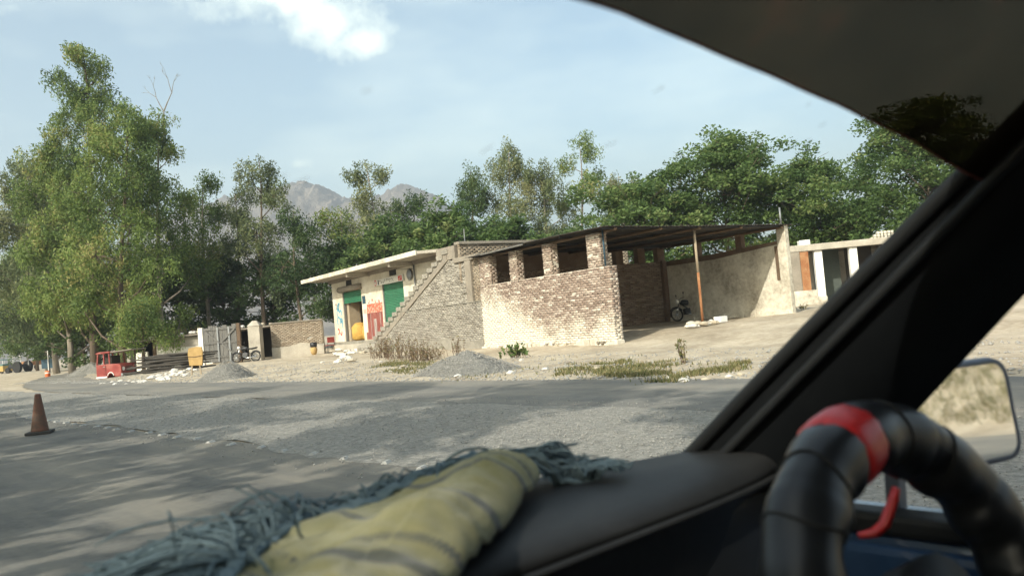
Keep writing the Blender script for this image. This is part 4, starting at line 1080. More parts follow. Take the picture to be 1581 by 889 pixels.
def tree(name, label, base, H, Rc, kind, seed, leaf, trunk, density=1.0, lean=(0, 0), h0=.2, cat='tree', group=None, lsize=.32, gap=0.0, dead=False, r_trunk=None):
    rs = np.random.default_rng(seed); rr = random.Random(seed)
    t = empty(name, base, rr.uniform(0, 6.28), label, cat, group)
    rt = r_trunk or H*.0095+.05
    tb = MB()
    npt = 9; path = []; wob = [rr.uniform(-1, 1) for _ in range(4)]
    ca, sa = math.cos(-t.rotation_euler[2]), math.sin(-t.rotation_euler[2])
    ln = (lean[0]*ca-lean[1]*sa, lean[0]*sa+lean[1]*ca)
    for i in range(npt):
        f = i/(npt-1)
        path.append(np.array([ln[0]*f*H+.02*H*(math.sin(f*5+wob[0]*3)-math.sin(wob[0]*3))*f, ln[1]*f*H+.02*H*(math.sin(f*4+wob[1]*3)-math.sin(wob[1]*3))*f, f*H*.97-.15*(i == 0)]))
    tb.tube(path, [rt*(1.25 if i == 0 else 1)*(1-.93*(i/(npt-1))**.9)+.012 for i in range(npt)], 8)
    def tp(f):
        i = min(int(f*(npt-1)), npt-2); g = f*(npt-1)-i; return path[i]*(1-g)+path[i+1]*g
    CL = []   # clump: centre, radius, tint
    nl = int((34 if kind == 'broad' else 22)*density)
    if kind == 'euc':
        # ascending limbs that carry separate rounded masses of hanging leaves
        nl = 0; ne = max(6, int(H*(1-h0)*.95*density*(1 if Rc < 4.2 else 1.35)))
        for k in range(ne):
            q = (k+rr.random()*.8)/ne; tt = q**.9; f = h0+(1-h0)*tt*.93
            p0 = tp(min(f, .98)); az = k*2.39996+rr.uniform(-.6, .6)
            reach = Rc*(.30+.70*max(0, 1-tt)**.75)*rr.uniform(.45, 1.0)
            if rr.random() < gap: reach *= 1.15
            rise = reach*rr.uniform(.35, .95)+.35
            end = p0+np.array([math.cos(az)*reach, math.sin(az)*reach, rise])
            end[2] = min(end[2], H*1.0)
            m1 = p0+(end-p0)*.5+np.array([rs.normal()*.12, rs.normal()*.12, -.12*reach])
            r1 = max(.03, rt*.5*(1-tt*.75))
            tb.tube([p0, m1, end], [r1, r1*.62, r1*.28], 6)
            big = (.28+.22*rr.random())*Rc*(1-.45*tt)+.35
            if gap and rr.random() < gap*.7: big *= .62
            tn0 = rr.gauss(.46, .20)
            nt = int(5+9*big**1.5)
            for j in range(nt):
                v = rs.normal(size=3); v /= np.linalg.norm(v); rad_ = big*rs.random()**.45
                c = end+v*rad_*np.array([1, 1, .95])+np.array([0, 0, -.12*big])
                if rs.random() < .3: tb.tube([end, (end+c)/2+rs.normal(size=3)*.08, c], [r1*.25+.006, .012, .005], 4)
                CL.append((c, rs.uniform(.36, .62)*(1+.25*(lsize > .33)), tn0+rs.normal()*.12+.10*v[2]*0))
            for g in (.55, .8):
                if rs.random() < .55: CL.append((p0+(end-p0)*g+rs.normal(size=3)*.3, rs.uniform(.3, .5), tn0))
        for j in range(int(6*density)):
            CL.append((tp(.97)+rs.normal(size=3)*np.array([.5, .5, .55]), rs.uniform(.35, .55), rr.gauss(.5, .15)))
    for k in range(nl):
        q = (k+rr.random())/nl
        f = h0+(1-h0)*(q**(.85 if kind == 'euc' else 1.0))*.97
        p0 = tp(min(f, .99)); tt = (f-h0)/(1-h0)
        if kind == 'euc':
            Lr = Rc*(max(.0, 1-tt)**.62)*(.55+.6*rr.random())+.35; el = rr.uniform(.35, 1.0)
            if tt < .15: Lr *= .75
        else:
            Lr = Rc*math.sqrt(max(.02, 1-(max(0, tt-.12)/.9)**2))*(.65+.45*rr.random()); el = rr.uniform(.05, .65)+tt*.6
        if rr.random() < gap: Lr *= .45
        az = k*2.39996+rr.uniform(-.5, .5)
        d = np.array([math.cos(az)*math.cos(el), math.sin(az)*math.cos(el), math.sin(el)])
        pts = [p0]; m = 5
        for j in range(1, m):
            g = j/(m-1); dr = -.22*Lr*g*g if kind == 'euc' else -.10*Lr*g*g
            pts.append(p0+d*Lr*g+np.array([rs.normal()*.07*Lr*g, rs.normal()*.07*Lr*g, dr+rs.normal()*.04*Lr]))
        r1 = max(.018, rt*.42*(1-tt*.8)*min(1, Lr/3))
        tb.tube(pts, [r1*(1-.85*j/(m-1))+.006 for j in range(m)], 5)
        ncl = max(2, int(Lr*(1.55 if kind == 'euc' else 1.25)))
        for j in range(ncl):
            g = .32+.68*(j+rr.random()*.9)/ncl
            i = min(int(g*(m-1)), m-2); gg = g*(m-1)-i; c = pts[i]*(1-gg)+pts[i+1]*gg
            sp_ = .16*Lr+.2
            c = c+rs.normal(size=3)*np.array([sp_, sp_, sp_*.6])*.8
            if rr.random() < .35:
                tb.tube([pts[i], (pts[i]+c)/2+rs.normal(size=3)*.06, c], [.016, .012, .006], 4)
            rad = rr.uniform(.5, 1.0)*(.75+Rc*.075)
            CL.append((c, rad, rr.gauss(.45, .2)))
    if kind != 'euc':
        for j in range(int(26*density)):
            az = rr.uniform(0, 6.28); e = rr.uniform(.1, 1.5); c = tp(.62)+np.array([math.cos(az)*math.cos(e)*Rc*.9, math.sin(az)*math.cos(e)*Rc*.9, math.sin(e)*H*.36])
            CL.append((c, rr.uniform(.5, .95)*(.75+Rc*.06), rr.gauss(.5, .18)))
    tb.build('trunk', trunk, t, True)
    cs, ls, ts = [], [], []
    for c, rad, tn in CL:
        kk = int(230*rad*rad*(.24/(lsize*.78))**1.2)+6 if kind == 'euc' else int(74*rad*rad*1.6*(.32/lsize)**1.3)+8
        q = rs.normal(size=(kk, 3)); q /= np.linalg.norm(q, axis=1, keepdims=True); q *= (rs.random((kk, 1))**.42)*rad
        if kind == 'euc':
            q[:, 2] = q[:, 2]*1.25-np.abs(rs.normal(size=kk))*rad*.35
        else: q[:, 2] *= .58
        cs.append(c+q); ls.append(rs.uniform(.65, 1.25, kk)*lsize*(.80 if kind == 'euc' else 1)); ts.append(np.clip(tn+rs.normal(size=kk)*.14, 0, 1))
    C = np.vstack(cs); C = C[C[:, 2] > .05] if False else C
    leaf_mesh('crown', C, np.concatenate(ls), leaf, t, np.concatenate(ts), droop=.45 if kind == 'euc' else .1, flat=0 if kind == 'euc' else .45, width=.36 if kind == 'euc' else .55)
    return t
def tbase(px, Y):
    # foot of a tree seen at photo column px, Y metres ahead: walk down the column to the ground
    z = .3
    for _ in range(4):
        lo, hi = 300.0, 700.0
        for _ in range(30):
            mid = (lo+hi)/2
            if at(px, mid, Y)[2] > z: lo = mid
            else: hi = mid
        p = at(px, lo, Y); z = gz(p[0], p[1])
    return (p[0], p[1], z)
def theight(px, py, Y): return at(px, py, Y)[2]
# (name, label, foot column, distance, skyline row, crown radius, kind, seed, leaf, trunk, density, lean, h0, gap, leaf size)
TREES = [
 ('eucalyptus_tree', 'tallest eucalyptus at the left with a thin ragged top', 148, 60, 50, 4.14, 'euc', 11, 'leaf_euc', 'trunk_brown', 1.45, (0, 0), .06, .35, .32),
 ('eucalyptus_tree', 'full eucalyptus standing right behind the red cab', 190, 53, 150, 3.88, 'euc', 12, 'leaf_euc', 'trunk_brown', 1.5, (.03, 0), .07, .2, .31),
 ('eucalyptus_tree', 'eucalyptus right of the tallest tree, topped by bare branches', 252, 57, 165, 3.25, 'euc', 13, 'leaf_euc', 'trunk_pale', 1.3, (.02, 0), .10, .3, .31),
 ('eucalyptus_tree', 'bushy eucalyptus left of the tallest tree', 112, 62, 205, 3.97, 'euc', 14, 'leaf_euc', 'trunk_pale', 1.45, (-.01, 0), .06, .25, .33),
 ('eucalyptus_tree', 'grey green eucalyptus leaning out at the left skyline', 88, 72, 250, 4.71, 'euc', 15, 'leaf_euc_grey', 'trunk_pale', 1.2, (-.04, 0), .10, .25, .36),
 ('eucalyptus_tree', 'yellowish eucalyptus third from the far left of the row', 74, 84, 330, 4.51, 'euc', 16, 'leaf_euc', 'trunk_pale', 1.1, (0, 0), .12, .1, .38),
 ('eucalyptus_tree', 'small dark eucalyptus second from the far left of the row', 58, 100, 400, 4.71, 'euc', 17, 'leaf_euc', 'trunk_brown', 1.1, (0, 0), .12, .1, .42),
 ('eucalyptus_tree', 'farthest small eucalyptus at the left end of the row', 44, 125, 440, 5.12, 'euc', 18, 'leaf_dark', 'trunk_brown', 1.0, (0, 0), .10, .1, .5),
 ('young_tree', 'small bright green tree beside the red cab and white shed', 222, 47.4, 474, 1.83, 'euc', 19, 'leaf_euc', 'trunk_brown', 2.0, (0, 0), .22, 0, .22),
 ('eucalyptus_tree', 'slim eucalyptus with sparse crown left of the twin group', 326, 62, 272, 3.29, 'euc', 21, 'leaf_euc', 'trunk_pale', .85, (.02, 0), .25, .35, .30),
 ('eucalyptus_tree', 'tall airy eucalyptus left of the mountain', 412, 60, 238, 3.17, 'euc', 22, 'leaf_euc_grey', 'trunk_brown', .95, (.0, 0), .28, .3, .29),
 ('eucalyptus_tree', 'dark eucalyptus just left of the shop eave', 470, 58, 318, 2.81, 'euc', 23, 'leaf_dark', 'trunk_brown', 1.1, (0, 0), .2, .15, .29),
 ('eucalyptus_tree', 'pale barked eucalyptus in front of the mountain peak', 372, 64, 290, 3.17, 'euc', 24, 'leaf_euc_grey', 'trunk_brown', .85, (.0, 0), .3, .3, .29),
 ('eucalyptus_tree', 'round topped eucalyptus right of the left peak', 592, 66, 246, 3.66, 'euc', 25, 'leaf_euc_grey', 'trunk_pale', .9, (-.03, 0), .30, .25, .31),
 ('eucalyptus_tree', 'lower eucalyptus between the two mountain peaks', 536, 62, 318, 3.17, 'euc', 26, 'leaf_euc', 'trunk_pale', .9, (0, 0), .25, .2, .30),
 ('eucalyptus_tree', 'short dark tree beneath the right mountain peak', 648, 66, 300, 3.05, 'euc', 27, 'leaf_dark', 'trunk_brown', 1.0, (.02, 0), .3, .2, .30),
 ('eucalyptus_tree', 'dense dark eucalyptus right of the right peak', 738, 66, 258, 2.93, 'euc', 28, 'leaf_dark', 'trunk_brown', 1.15, (0, 0), .2, .2, .30),
 ('eucalyptus_tree', 'tall feathery eucalyptus in the middle of the skyline', 812, 68, 216, 3.66, 'euc', 29, 'leaf_euc_grey', 'trunk_pale', 1.05, (0, 0), .25, .2, .31),
 ('eucalyptus_tree', 'broad eucalyptus left of the lone thin tree', 862, 68, 250, 3.29, 'euc', 30, 'leaf_euc_grey', 'trunk_pale', .95, (0, 0), .25, .2, .31),
 ('eucalyptus_tree', 'thin tree with separate leaf tufts above the shed roof', 905, 68, 212, 2.81, 'euc', 31, 'leaf_euc', 'trunk_pale', .42, (.03, 0), .42, .45, .30),
 ('eucalyptus_tree', 'small grey green tree left of the broad green crowns', 975, 60, 262, 2.68, 'euc', 32, 'leaf_euc_grey', 'trunk_pale', 1.0, (0, 0), .3, .2, .29),
 ('shade_tree', 'broad green tree over the left half of the shed roof', 1010, 50, 290, 4.9, 'broad', 41, 'leaf_broad', 'trunk_brown', 1.2, (0, 0), .28, .1, .25),
 ('shade_tree', 'broad green tree with the high crown behind the shed', 1130, 51, 232, 5.5, 'broad', 42, 'leaf_broad', 'trunk_brown', 1.35, (0, 0), .28, .1, .25),
 ('shade_tree', 'lower green tree between the two high crowns', 1272, 50, 258, 5.0, 'broad', 43, 'leaf_broad', 'trunk_brown', 1.25, (0, 0), .25, .1, .25),
 ('shade_tree', 'tall dense green tree rising behind the dark tint strip', 1448, 50, 172, 5.3, 'broad', 44, 'leaf_broad', 'trunk_brown', 1.5, (0, 0), .24, .08, .25),
 ('shade_tree', 'green tree at the right behind the windshield pillar', 1560, 52, 235, 4.4, 'broad', 45, 'leaf_broad', 'trunk_brown', 1.1, (0, 0), .24, .1, .32),
 ('shade_tree', 'low spreading green tree behind the shop roof', 700, 54, 333, 3.9, 'broad', 46, 'leaf_broad', 'trunk_brown', 1.2, (0, 0), .24, .1, .28),
 ('shade_tree', 'low green tree behind the brick parapet', 800, 54, 350, 3.6, 'broad', 47, 'leaf_broad', 'trunk_brown', 1.2, (0, 0), .24, .1, .28),
 ('shade_tree', 'green tree behind the shop eave and roof rod', 610, 58, 352, 3.6, 'broad', 48, 'leaf_broad', 'trunk_brown', 1.15, (0, 0), .22, .1, .28),
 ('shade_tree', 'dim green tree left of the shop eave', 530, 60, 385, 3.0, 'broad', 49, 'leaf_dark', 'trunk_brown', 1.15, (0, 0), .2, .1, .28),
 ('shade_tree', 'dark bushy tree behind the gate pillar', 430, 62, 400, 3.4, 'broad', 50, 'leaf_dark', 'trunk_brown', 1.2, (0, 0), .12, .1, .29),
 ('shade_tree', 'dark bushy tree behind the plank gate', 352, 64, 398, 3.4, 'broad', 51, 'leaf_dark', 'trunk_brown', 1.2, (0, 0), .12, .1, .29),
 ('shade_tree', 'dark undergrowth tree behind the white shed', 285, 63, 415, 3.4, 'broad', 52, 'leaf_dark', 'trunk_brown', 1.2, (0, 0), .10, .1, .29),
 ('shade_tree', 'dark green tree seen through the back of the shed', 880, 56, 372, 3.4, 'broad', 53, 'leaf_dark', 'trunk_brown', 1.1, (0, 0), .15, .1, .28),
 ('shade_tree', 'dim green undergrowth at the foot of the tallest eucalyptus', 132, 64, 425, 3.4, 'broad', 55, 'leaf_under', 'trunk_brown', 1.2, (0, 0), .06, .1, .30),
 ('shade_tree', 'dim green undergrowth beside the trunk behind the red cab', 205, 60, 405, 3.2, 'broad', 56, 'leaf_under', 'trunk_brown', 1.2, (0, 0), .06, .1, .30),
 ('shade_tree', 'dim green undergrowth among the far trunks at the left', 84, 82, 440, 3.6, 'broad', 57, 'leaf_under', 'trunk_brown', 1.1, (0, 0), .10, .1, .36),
 ('shade_tree', 'yellow green tree behind the column building roof', 1330, 49, 330, 3.2, 'broad', 54, 'leaf_broad', 'trunk_brown', 1.2, (0, 0), .18, .1, .28),
]
for (nm, lb, px, Y, py, rc_, kd, sd, lf, tk_, dn, le, h0, gp_, ls) in TREES:
    b_ = tbase(px, Y); top = theight(px-(b_[2]*0), py, Y)
    H = top-b_[2]
    tree(nm, lb, b_, H, rc_, kd, sd, lf, tk_, dn, le, h0, 'tree', 'eucalyptus trees' if kd == 'euc' else 'green shade trees', ls, gp_)
# bare dead branches standing out of the eucalyptus behind the red cab
q = at(252, 175, 57)
dt = empty('dead_branch', q, 0, 'bare dead branches above the eucalyptus crown', 'branch')
db = MB()
def fork(p, d, L, r0, lev, rr):
    e = p+d*L; mid = (p+e)/2+np.array([rr.uniform(-.06, .06)*L, 0, rr.uniform(-.04, .04)*L])
    db.tube([p, mid, e], [r0, r0*.8, r0*.55], 5)
    if lev:
        for _ in range(2 if lev > 1 else 3):
            a = rr.uniform(-.65, .65); nd_ = np.array([d[0]*math.cos(a)+d[2]*math.sin(a), d[1]+rr.uniform(-.3, .3), d[2]*math.cos(a)-d[0]*math.sin(a)]); nd_ /= np.linalg.norm(nd_)
            fork(e, nd_, L*rr.uniform(.5, .75), r0*.55, lev-1, rr)
fork(np.array([0, 0, -1.6]), np.array([.04, 0, 1.0]), 1.8, .07, 0, random.Random(1))
fork(np.array([0.05, 0, .1]), np.array([.45, 0, .89]), 1.5, .05, 3, random.Random(4))
fork(np.array([0.05, 0, .1]), np.array([-.4, 0, .9]), 1.2, .04, 3, random.Random(8))
db.build('branches', 'trunk_pale', dt)
# roadside trees on the near side, behind and left of the car: they throw the streaked shade over the road
for k, (s0, o0, H, rc_) in enumerate([(-13, -10, 13.5, 4.0), (-7.5, -9.0, 14, 4.1), (-1.5, -9.6, 14.2, 4.2), (4.5, -9.0, 13.8, 4.0), (10.5, -9.6, 13, 3.9), (16.5, -9.2, 12.2, 3.8), (22.5, -9.6, 11, 3.6), (29, -9.4, 9.6, 3.3), (37, -9.6, 8.2, 3.0)]):
    p = road(s0, o0); p[2] = gz(p[0], p[1])
    tree('roadside_tree', 'leafy roadside tree of the row on the near side of the road', p, H, rc_, 'broad', 70+k, 'leaf_broad', 'trunk_brown', .70, (0, 0), .2, 'tree', 'roadside trees on the near side', .40, .25)

for (x0, y0, Y0, x1, y1, Y1) in ((-60, 322, 70, 118, 336, 63), (-60, 330, 70, 118, 344, 63)):
    a, b_ = at(x0, y0, Y0), at(x1, y1, Y1)
    wire = MB().tube([a*(1-t)+b_*t-np.array([0, 0, .5*math.sin(math.pi*t)]) for t in np.linspace(0, 1, 16)], .014, 5).build('overhead_wire', 'black_metal')
    tag(wire, 'upper thin overhead wire running into the left trees' if y0 == 322 else 'lower thin overhead wire running into the left trees', 'wire', 'overhead wires')
# ------------------------------------------------------------------ grass, weeds and dry bushes on the verge
def blades(name, P, h, label, cat, mat='leaf_grass', spread=.5):
    n = len(P); a = rng.uniform(0, 6.283, n); l = rng.uniform(.4, 1, n)*h
    d = np.stack([np.cos(a)*spread, np.sin(a)*spread, np.ones(n)], -1)*l[:, None]
    w = np.stack([-np.sin(a), np.cos(a), np.zeros(n)], -1)*(.012+.04*h)[:, None] if not np.isscalar(h) else np.stack([-np.sin(a), np.cos(a), np.zeros(n)], -1)*(.012+.03*h)
    V = np.stack([P-w, P+w, P+d], 1).reshape(-1, 3)
    o = from_arrays(name, V, np.arange(n*3).reshape(n, 3), mat, None, np.clip(rng.normal(.60, .25, n), 0, 1))
    return tag(o, label, cat, None, 'stuff')
def patch(px0, px1, py0, py1, n, cut=.0, seed=1):
    x = rng.uniform(px0, px1, n*3); y = rng.uniform(py0, py1, n*3)
    P = np.array([onground(a, b_, .08) for a, b_ in zip(x, y)])
    fall = np.hypot((x-(px0+px1)/2)/((px1-px0)/2), (y-(py0+py1)/2)/((py1-py0)/2))
    keep = vnoise(P[:, 0]*.9, P[:, 1]*.9, seed)+.6*vnoise(P[:, 0]*2.3, P[:, 1]*2.3, seed+1)+rng.normal(size=len(P))*.25 > cut+1.3*np.maximum(0, fall-.45)
    P = P[keep][:n]; P[:, 2] = ground_z(P[:, 0], P[:, 1]); return P
blades('verge_grass', np.vstack([patch(850, 1160, 550, 584, 6500, .15, 3), patch(560, 720, 556, 576, 3200, .1, 5), patch(440, 1180, 548, 588, 1500, .35, 7)]), .10, 'short dry green grass in patches on the verge', 'grass')
s = rng.uniform(-45, -3, 24000); o = rng.uniform(12.6, 24, 24000); P = np.stack([s*FC[0]+o*LC[0], s*FC[1]+o*LC[1], 0*s], -1); P[:, 2] = ground_z(P[:, 0], P[:, 1])
blades('bank_grass', P, .38, 'dry grass over the roadside bank behind the car', 'grass')
def bush(px, py, z, h, r0, label, seed, mat='leaf_dry', nst=40, lf=.05):
    rr = np.random.default_rng(seed); p = onground(px, py, z); zz = gz(p[0], p[1])
    t = empty('dry_bush' if mat == 'leaf_dry' else 'small_plant', (p[0], p[1], zz), 0, label, 'bush' if mat == 'leaf_dry' else 'plant')
    st = MB(); C = []
    for k in range(nst):
        a = rr.uniform(0, 6.28); e = abs(rr.normal())*r0*.7; hh = h*rr.uniform(.5, 1.05); b0 = np.array([rr.normal()*r0*.55, rr.normal()*r0*.4, 0])
        tip = b0+np.array([math.cos(a)*e, math.sin(a)*e, hh]); mid = (b0+tip)/2+rr.normal(size=3)*.03
        st.tube([b0, mid, tip], [.009, .007, .003], 4)
        for g in np.linspace(.35, 1, 9): C.append((b0+(tip-b0)*g+rr.normal(size=3)*.035))
    st.build('stems', 'brown_wood', t)['kind'] = 'stuff'
    C = np.array(C); leaf_mesh('leaves', C, rr.uniform(.6, 1.3, len(C))*lf*1.6, mat, t, rr.random(len(C)), 0, 0, .5)['kind'] = 'stuff'
bush(592, 556, .1, .75, .45, 'dry brown bush nearest the rubble at the stair', 1)
bush(612, 556, .1, .95, .55, 'tallest dry brown bush against the rendered wall', 2)
bush(640, 557, .1, .80, .45, 'dry brown bush right of the tallest bush', 3)
bush(663, 556, .1, .55, .4, 'low dry bush at the right of the bushes', 4)
bush(706, 552, .1, .75, .22, 'thin dry weed left of the gravel heap', 5, nst=14)
bush(794, 552, .1, .42, .3, 'small green plant at the foot of the brick wall', 6, 'leaf_broad', 22, .09)
bush(1057, 558, .1, .5, .12, 'single thin weed standing on the sunny dirt', 7, 'leaf_grass', 6, .06)
bush(1220, 482, .62, .3, .5, 'low dry weeds at the column building steps', 8, 'leaf_grass', 26, .06)

# ------------------------------------------------------------------ the car we sit in: local x = right, y = forward, eye at (0, 0, EYE)
CRZ = math.atan2(LC[1], LC[0])
car = empty('car', (0, 0, 0), CRZ, 'dark interior of the car seen from the passenger seat', 'car')
def toC(d): return np.array([d @ LC, d @ FC, d[2]])
def car_l(x, y, l): d = toC(ray(x, y)); return d*(l/d[0])+np.array([0, 0, EYE])
def car_z(x, y, z): d = toC(ray(x, y)); return d*(z/d[2])+np.array([0, 0, EYE])
def car_t(x, y, t): return toC(ray(x, y))*t+np.array([0, 0, EYE])
def wbase(l): return .90-.46*(l-.35)**2
def ws(l, v): return np.array([l, wbase(l)-v, EYE-.21+.70*v])
def ws_hit(x, y):
    d = toC(ray(x, y)); lo, hi = .05, 2.0
    for _ in range(50):
        t = (lo+hi)/2; p = d*t
        if p[2] < -.21+.70*(wbase(p[0])-p[1]): lo = t
        else: hi = t
    p = d*lo; return p[0], wbase(p[0])-p[1]
# windshield pane: curved sheet of clear glass
nl_, nv_ = 28, 16
V = np.array([ws(.35+(a*(.70-.17*v)), v) for v in np.linspace(-.015, .74, nv_) for a in np.linspace(-1, 1, nl_)])
id_ = np.arange(nl_*nv_).reshape(nv_, nl_)
grid_f = np.stack([id_[:-1, :-1], id_[:-1, 1:], id_[1:, 1:], id_[1:, :-1]], -1).reshape(-1, 4)
wsh = from_arrays('windshield', V, grid_f, 'windshield_clear', car, smooth=True)
# dark film stuck along the top of the glass, its lower edge cut in a slow curve
ed = [ws_hit(x, y) for x, y in ((940, 0), (1060, 52), (1180, 103), (1290, 152), (1395, 204), (1500, 266))]
el_ = [e[0] for e in ed]; ev_ = [e[1] for e in ed]
def film_v(l): return float(np.interp(l if l > .35 else .7-l, el_, ev_))
V = []
ls_ = np.linspace(-.27, .975, 60)
for l in ls_:
    for q in np.linspace(0, 1, 10):
        v = film_v(l)*(1-q)+.735*q; p = ws(l, v); V.append(p+np.array([0, -.006, -.008]))
id_ = np.arange(600).reshape(60, 10)
ff = np.stack([id_[:-1, :-1], id_[:-1, 1:], id_[1:, 1:], id_[1:, :-1]], -1).reshape(-1, 4)
film = from_arrays('tint_film', np.array(V), ff, 'tint_film', car, smooth=True); film['label'] = 'dark brown tint film along the top of the glass'
MB().tube([ws(l, film_v(l)-.001)+np.array([0, -.007, -.008]) for l in ls_], .0012, 5).build('film_edge', 'maroon_panel', film)
for k, (x, y) in enumerate([(865, 262), (430, 262), (462, 268), (745, 222), (1240, 155), (1262, 186), (1240, 210), (935, 215), (1215, 215), (1195, 262), (118, 450), (560, 130), (1330, 195), (1010, 130)]):
    l, v = ws_hit(x, y); c = ws(l, v)+np.array([0, -.004, -.005]); a0 = random.uniform(-.9, -.2); rw = random.uniform(.0012, .0026)*(2.2 if k == 10 else 1)
    tx_ = np.array([1, 0, 0]); ty_ = np.array([0, -.819, .573]); P = []
    for a in np.linspace(0, 2*math.pi, 11)[:-1]:
        q = rw*np.array([2.6*math.cos(a), math.sin(a)])*random.uniform(.8, 1.2); ca, sa = math.cos(a0), math.sin(a0)
        P.append(c+tx_*(q[0]*ca+q[1]*sa)+ty_*(-q[0]*sa+q[1]*ca))
    MB().add(P, [tuple(range(10))]).build('smudge', 'glass_smudge', wsh)
# windshield pillar on the driver's side and its mate
def pillar(sign, name):
    def pt(l, f, z): return (l if sign > 0 else .70-l, f, z+EYE)
    Lb, Lt = (1.02, .83, -.31), (.895, .02, .31); Rb, Rt = (1.10, .572, -.31), (.928, -.075, .31)
    mb = MB(); n = 9; ring = []
    for i in range(n):
        t = i/(n-1); L = np.array(Lb)*(1-t)+np.array(Lt)*t; Rr = np.array(Rb)*(1-t)+np.array(Rt)*t
        L = L+np.array([0, .010*math.sin(t*math.pi), 0]); mid = (L+Rr)/2+np.array([-.022, -.0, -.0]); q = L*.72+Rr*.28+np.array([-.016, 0, 0])
        out = np.array([.055, .02, .02])
        ring.append([pt(*p) for p in (L, q, mid, Rr, Rr+out*.7, (L+Rr)/2+out, L+out)])
    for r0 in ring: mb.v += [tuple(p) for p in r0]
    for i in range(n-1):
        for j in range(7): mb.f.append((i*7+j, i*7+(j+1) % 7, (i+1)*7+(j+1) % 7, (i+1)*7+j))
    o = mb.build(name, 'pillar_black', car, True)
    rib = []
    for t in np.linspace(0, 1, 8):
        L = np.array(Lb)*(1-t)+np.array(Lt)*t; Rr = np.array(Rb)*(1-t)+np.array(Rt)*t
        rib.append(pt(*(L*.80+Rr*.20+np.array([-.022, 0, 0]))))
    MB().tube(rib, .007, 8).build('trim_bead', 'black_vinyl', o, True)
    seal = []
    for t in np.linspace(0, 1, 8):
        L = np.array(Lb)*(1-t)+np.array(Lt)*t; seal.append(pt(*(L+np.array([-.004, .004+.010*math.sin(t*math.pi), 0]))))
    MB().tube(seal, .010, 8).build('rubber_seal', 'black_vinyl', o, True)
pillar(1, 'windshield_pillar'); pillar(-1, 'windshield_pillar')
# roof, floor, doors and tail: the shell that keeps the inside dark
def CB(name, x0, x1, y0, y1, z0, z1, mat, bev=0): return MB().box(x0, x1, y0, y1, z0+EYE, z1+EYE).build(name, mat, car, bevel=bev)
CB('roof', -.26, .96, -1.85, .13, .31, .36, 'headliner', .02)
CB('roof_header', -.24, .94, .08, .22, .285, .33, 'headliner', .02)
CB('floor', -.38, 1.08, -1.85, .85, -1.0, -.95, 'black_vinyl')
CB('firewall', -.36, 1.06, .80, .84, -.95, -.30, 'black_vinyl')
CB('tail_panel', -.38, 1.08, -1.87, -1.83, -.95, .31, 'black_vinyl')
CB('door', -.44, -.38, -1.83, .62, -.95, -.30, 'blue_car_paint', .02)
CB('side_post', -.42, -.30, -.55, -.42, -.29, .31, 'pillar_black', .02)
CB('side_post', 1.0, 1.12, -.55, -.42, -.29, .31, 'pillar_black', .02)
CB('side_panel', -.42, -.32, -1.83, -1.1, -.29, .31, 'pillar_black', .02)
CB('side_panel', 1.02, 1.12, -1.83, -1.1, -.29, .31, 'pillar_black', .02)
CB('roof_rail', -.34, -.24, -1.85, .0, .26, .33, 'pillar_black', .02); CB('roof_rail', .94, 1.04, -1.85, .0, .26, .33, 'pillar_black', .02)
for x in (.02, .68):
    st_ = CB('seat', x-.22, x+.22, -.62, -.12, -.62, -.42, 'black_vinyl', .04)
    MB().box(x-.22, x+.22, -.78, -.63, EYE-.5, EYE+.02).build('backrest', 'black_vinyl', st_, bevel=.04)
dr = CB('door', 1.045, 1.13, -1.83, .66, -.95, -.318, 'blue_car_paint', .012)
MB().box(1.035, 1.085, -.4, .60, EYE-.316, EYE-.288).build('window_sill', 'black_vinyl', dr, bevel=.008)
MB().box(1.086, 1.135, -.4, .62, EYE-.318, EYE-.297).build('outer_sill', 'blue_car_paint', dr, bevel=.008)
MB().box(1.020, 1.044, -.4, .60, EYE-.40, EYE-.325).build('door_pad', 'blue_car_paint', dr, bevel=.010)
a_, b2_ = car_l(1386, 740, 1.085), car_l(1386, 800, 1.085)
MB().bar(a_+np.array([0, .0, .09]), b2_, .018, .022).build('window_channel', 'mirror_frame', dr)
# dashboard: a padded top, rounded lip, fascia
dm = []
prof = [(0.0, -.235), (0.03, -.222), (.10, -.214), (.60, -.212), (.80, -.214), (.90, -.217), (.96, -.222), (1.0, -.231)]
cols = np.linspace(-.36, 1.09, 40); rows = []
for l in cols:
    fb = wbase(l)+.02; fl = .580+.03*max(0, (l-.8)/.3)**2
    col = []
    for t, z in prof: col.append((l, fb+(fl-fb)*t, EYE+z+.004*math.sin(l*6)))
    for f, z in ((fl-.002, -.240), (fl+.012, -.252), (fl+.02, -.40), (fl+.05, -.55), (fl+.10, -.75)): col.append((l, f, EYE+z))
    rows.append(col)
V = np.array(rows).reshape(-1, 3); nc, nr = len(cols), len(rows[0]); id_ = np.arange(nc*nr).reshape(nc, nr)
db_ = from_arrays('dashboard', V, np.stack([id_[:-1, :-1], id_[1:, :-1], id_[1:, 1:], id_[:-1, 1:]], -1).reshape(-1, 4), 'dash_vinyl', car, smooth=True)
MB().tube([(l, .580+.03*max(0, (l-.8)/.3)**2-.004, EYE-.246) for l in np.linspace(-.35, 1.05, 30)], .0045, 6).build('trim_bead', 'dash_vinyl', db_, True)
MB().box(.45, 1.06, .597, .632, EYE-.72, EYE-.262).build('instrument_fascia', 'black_vinyl', db_, bevel=.01)
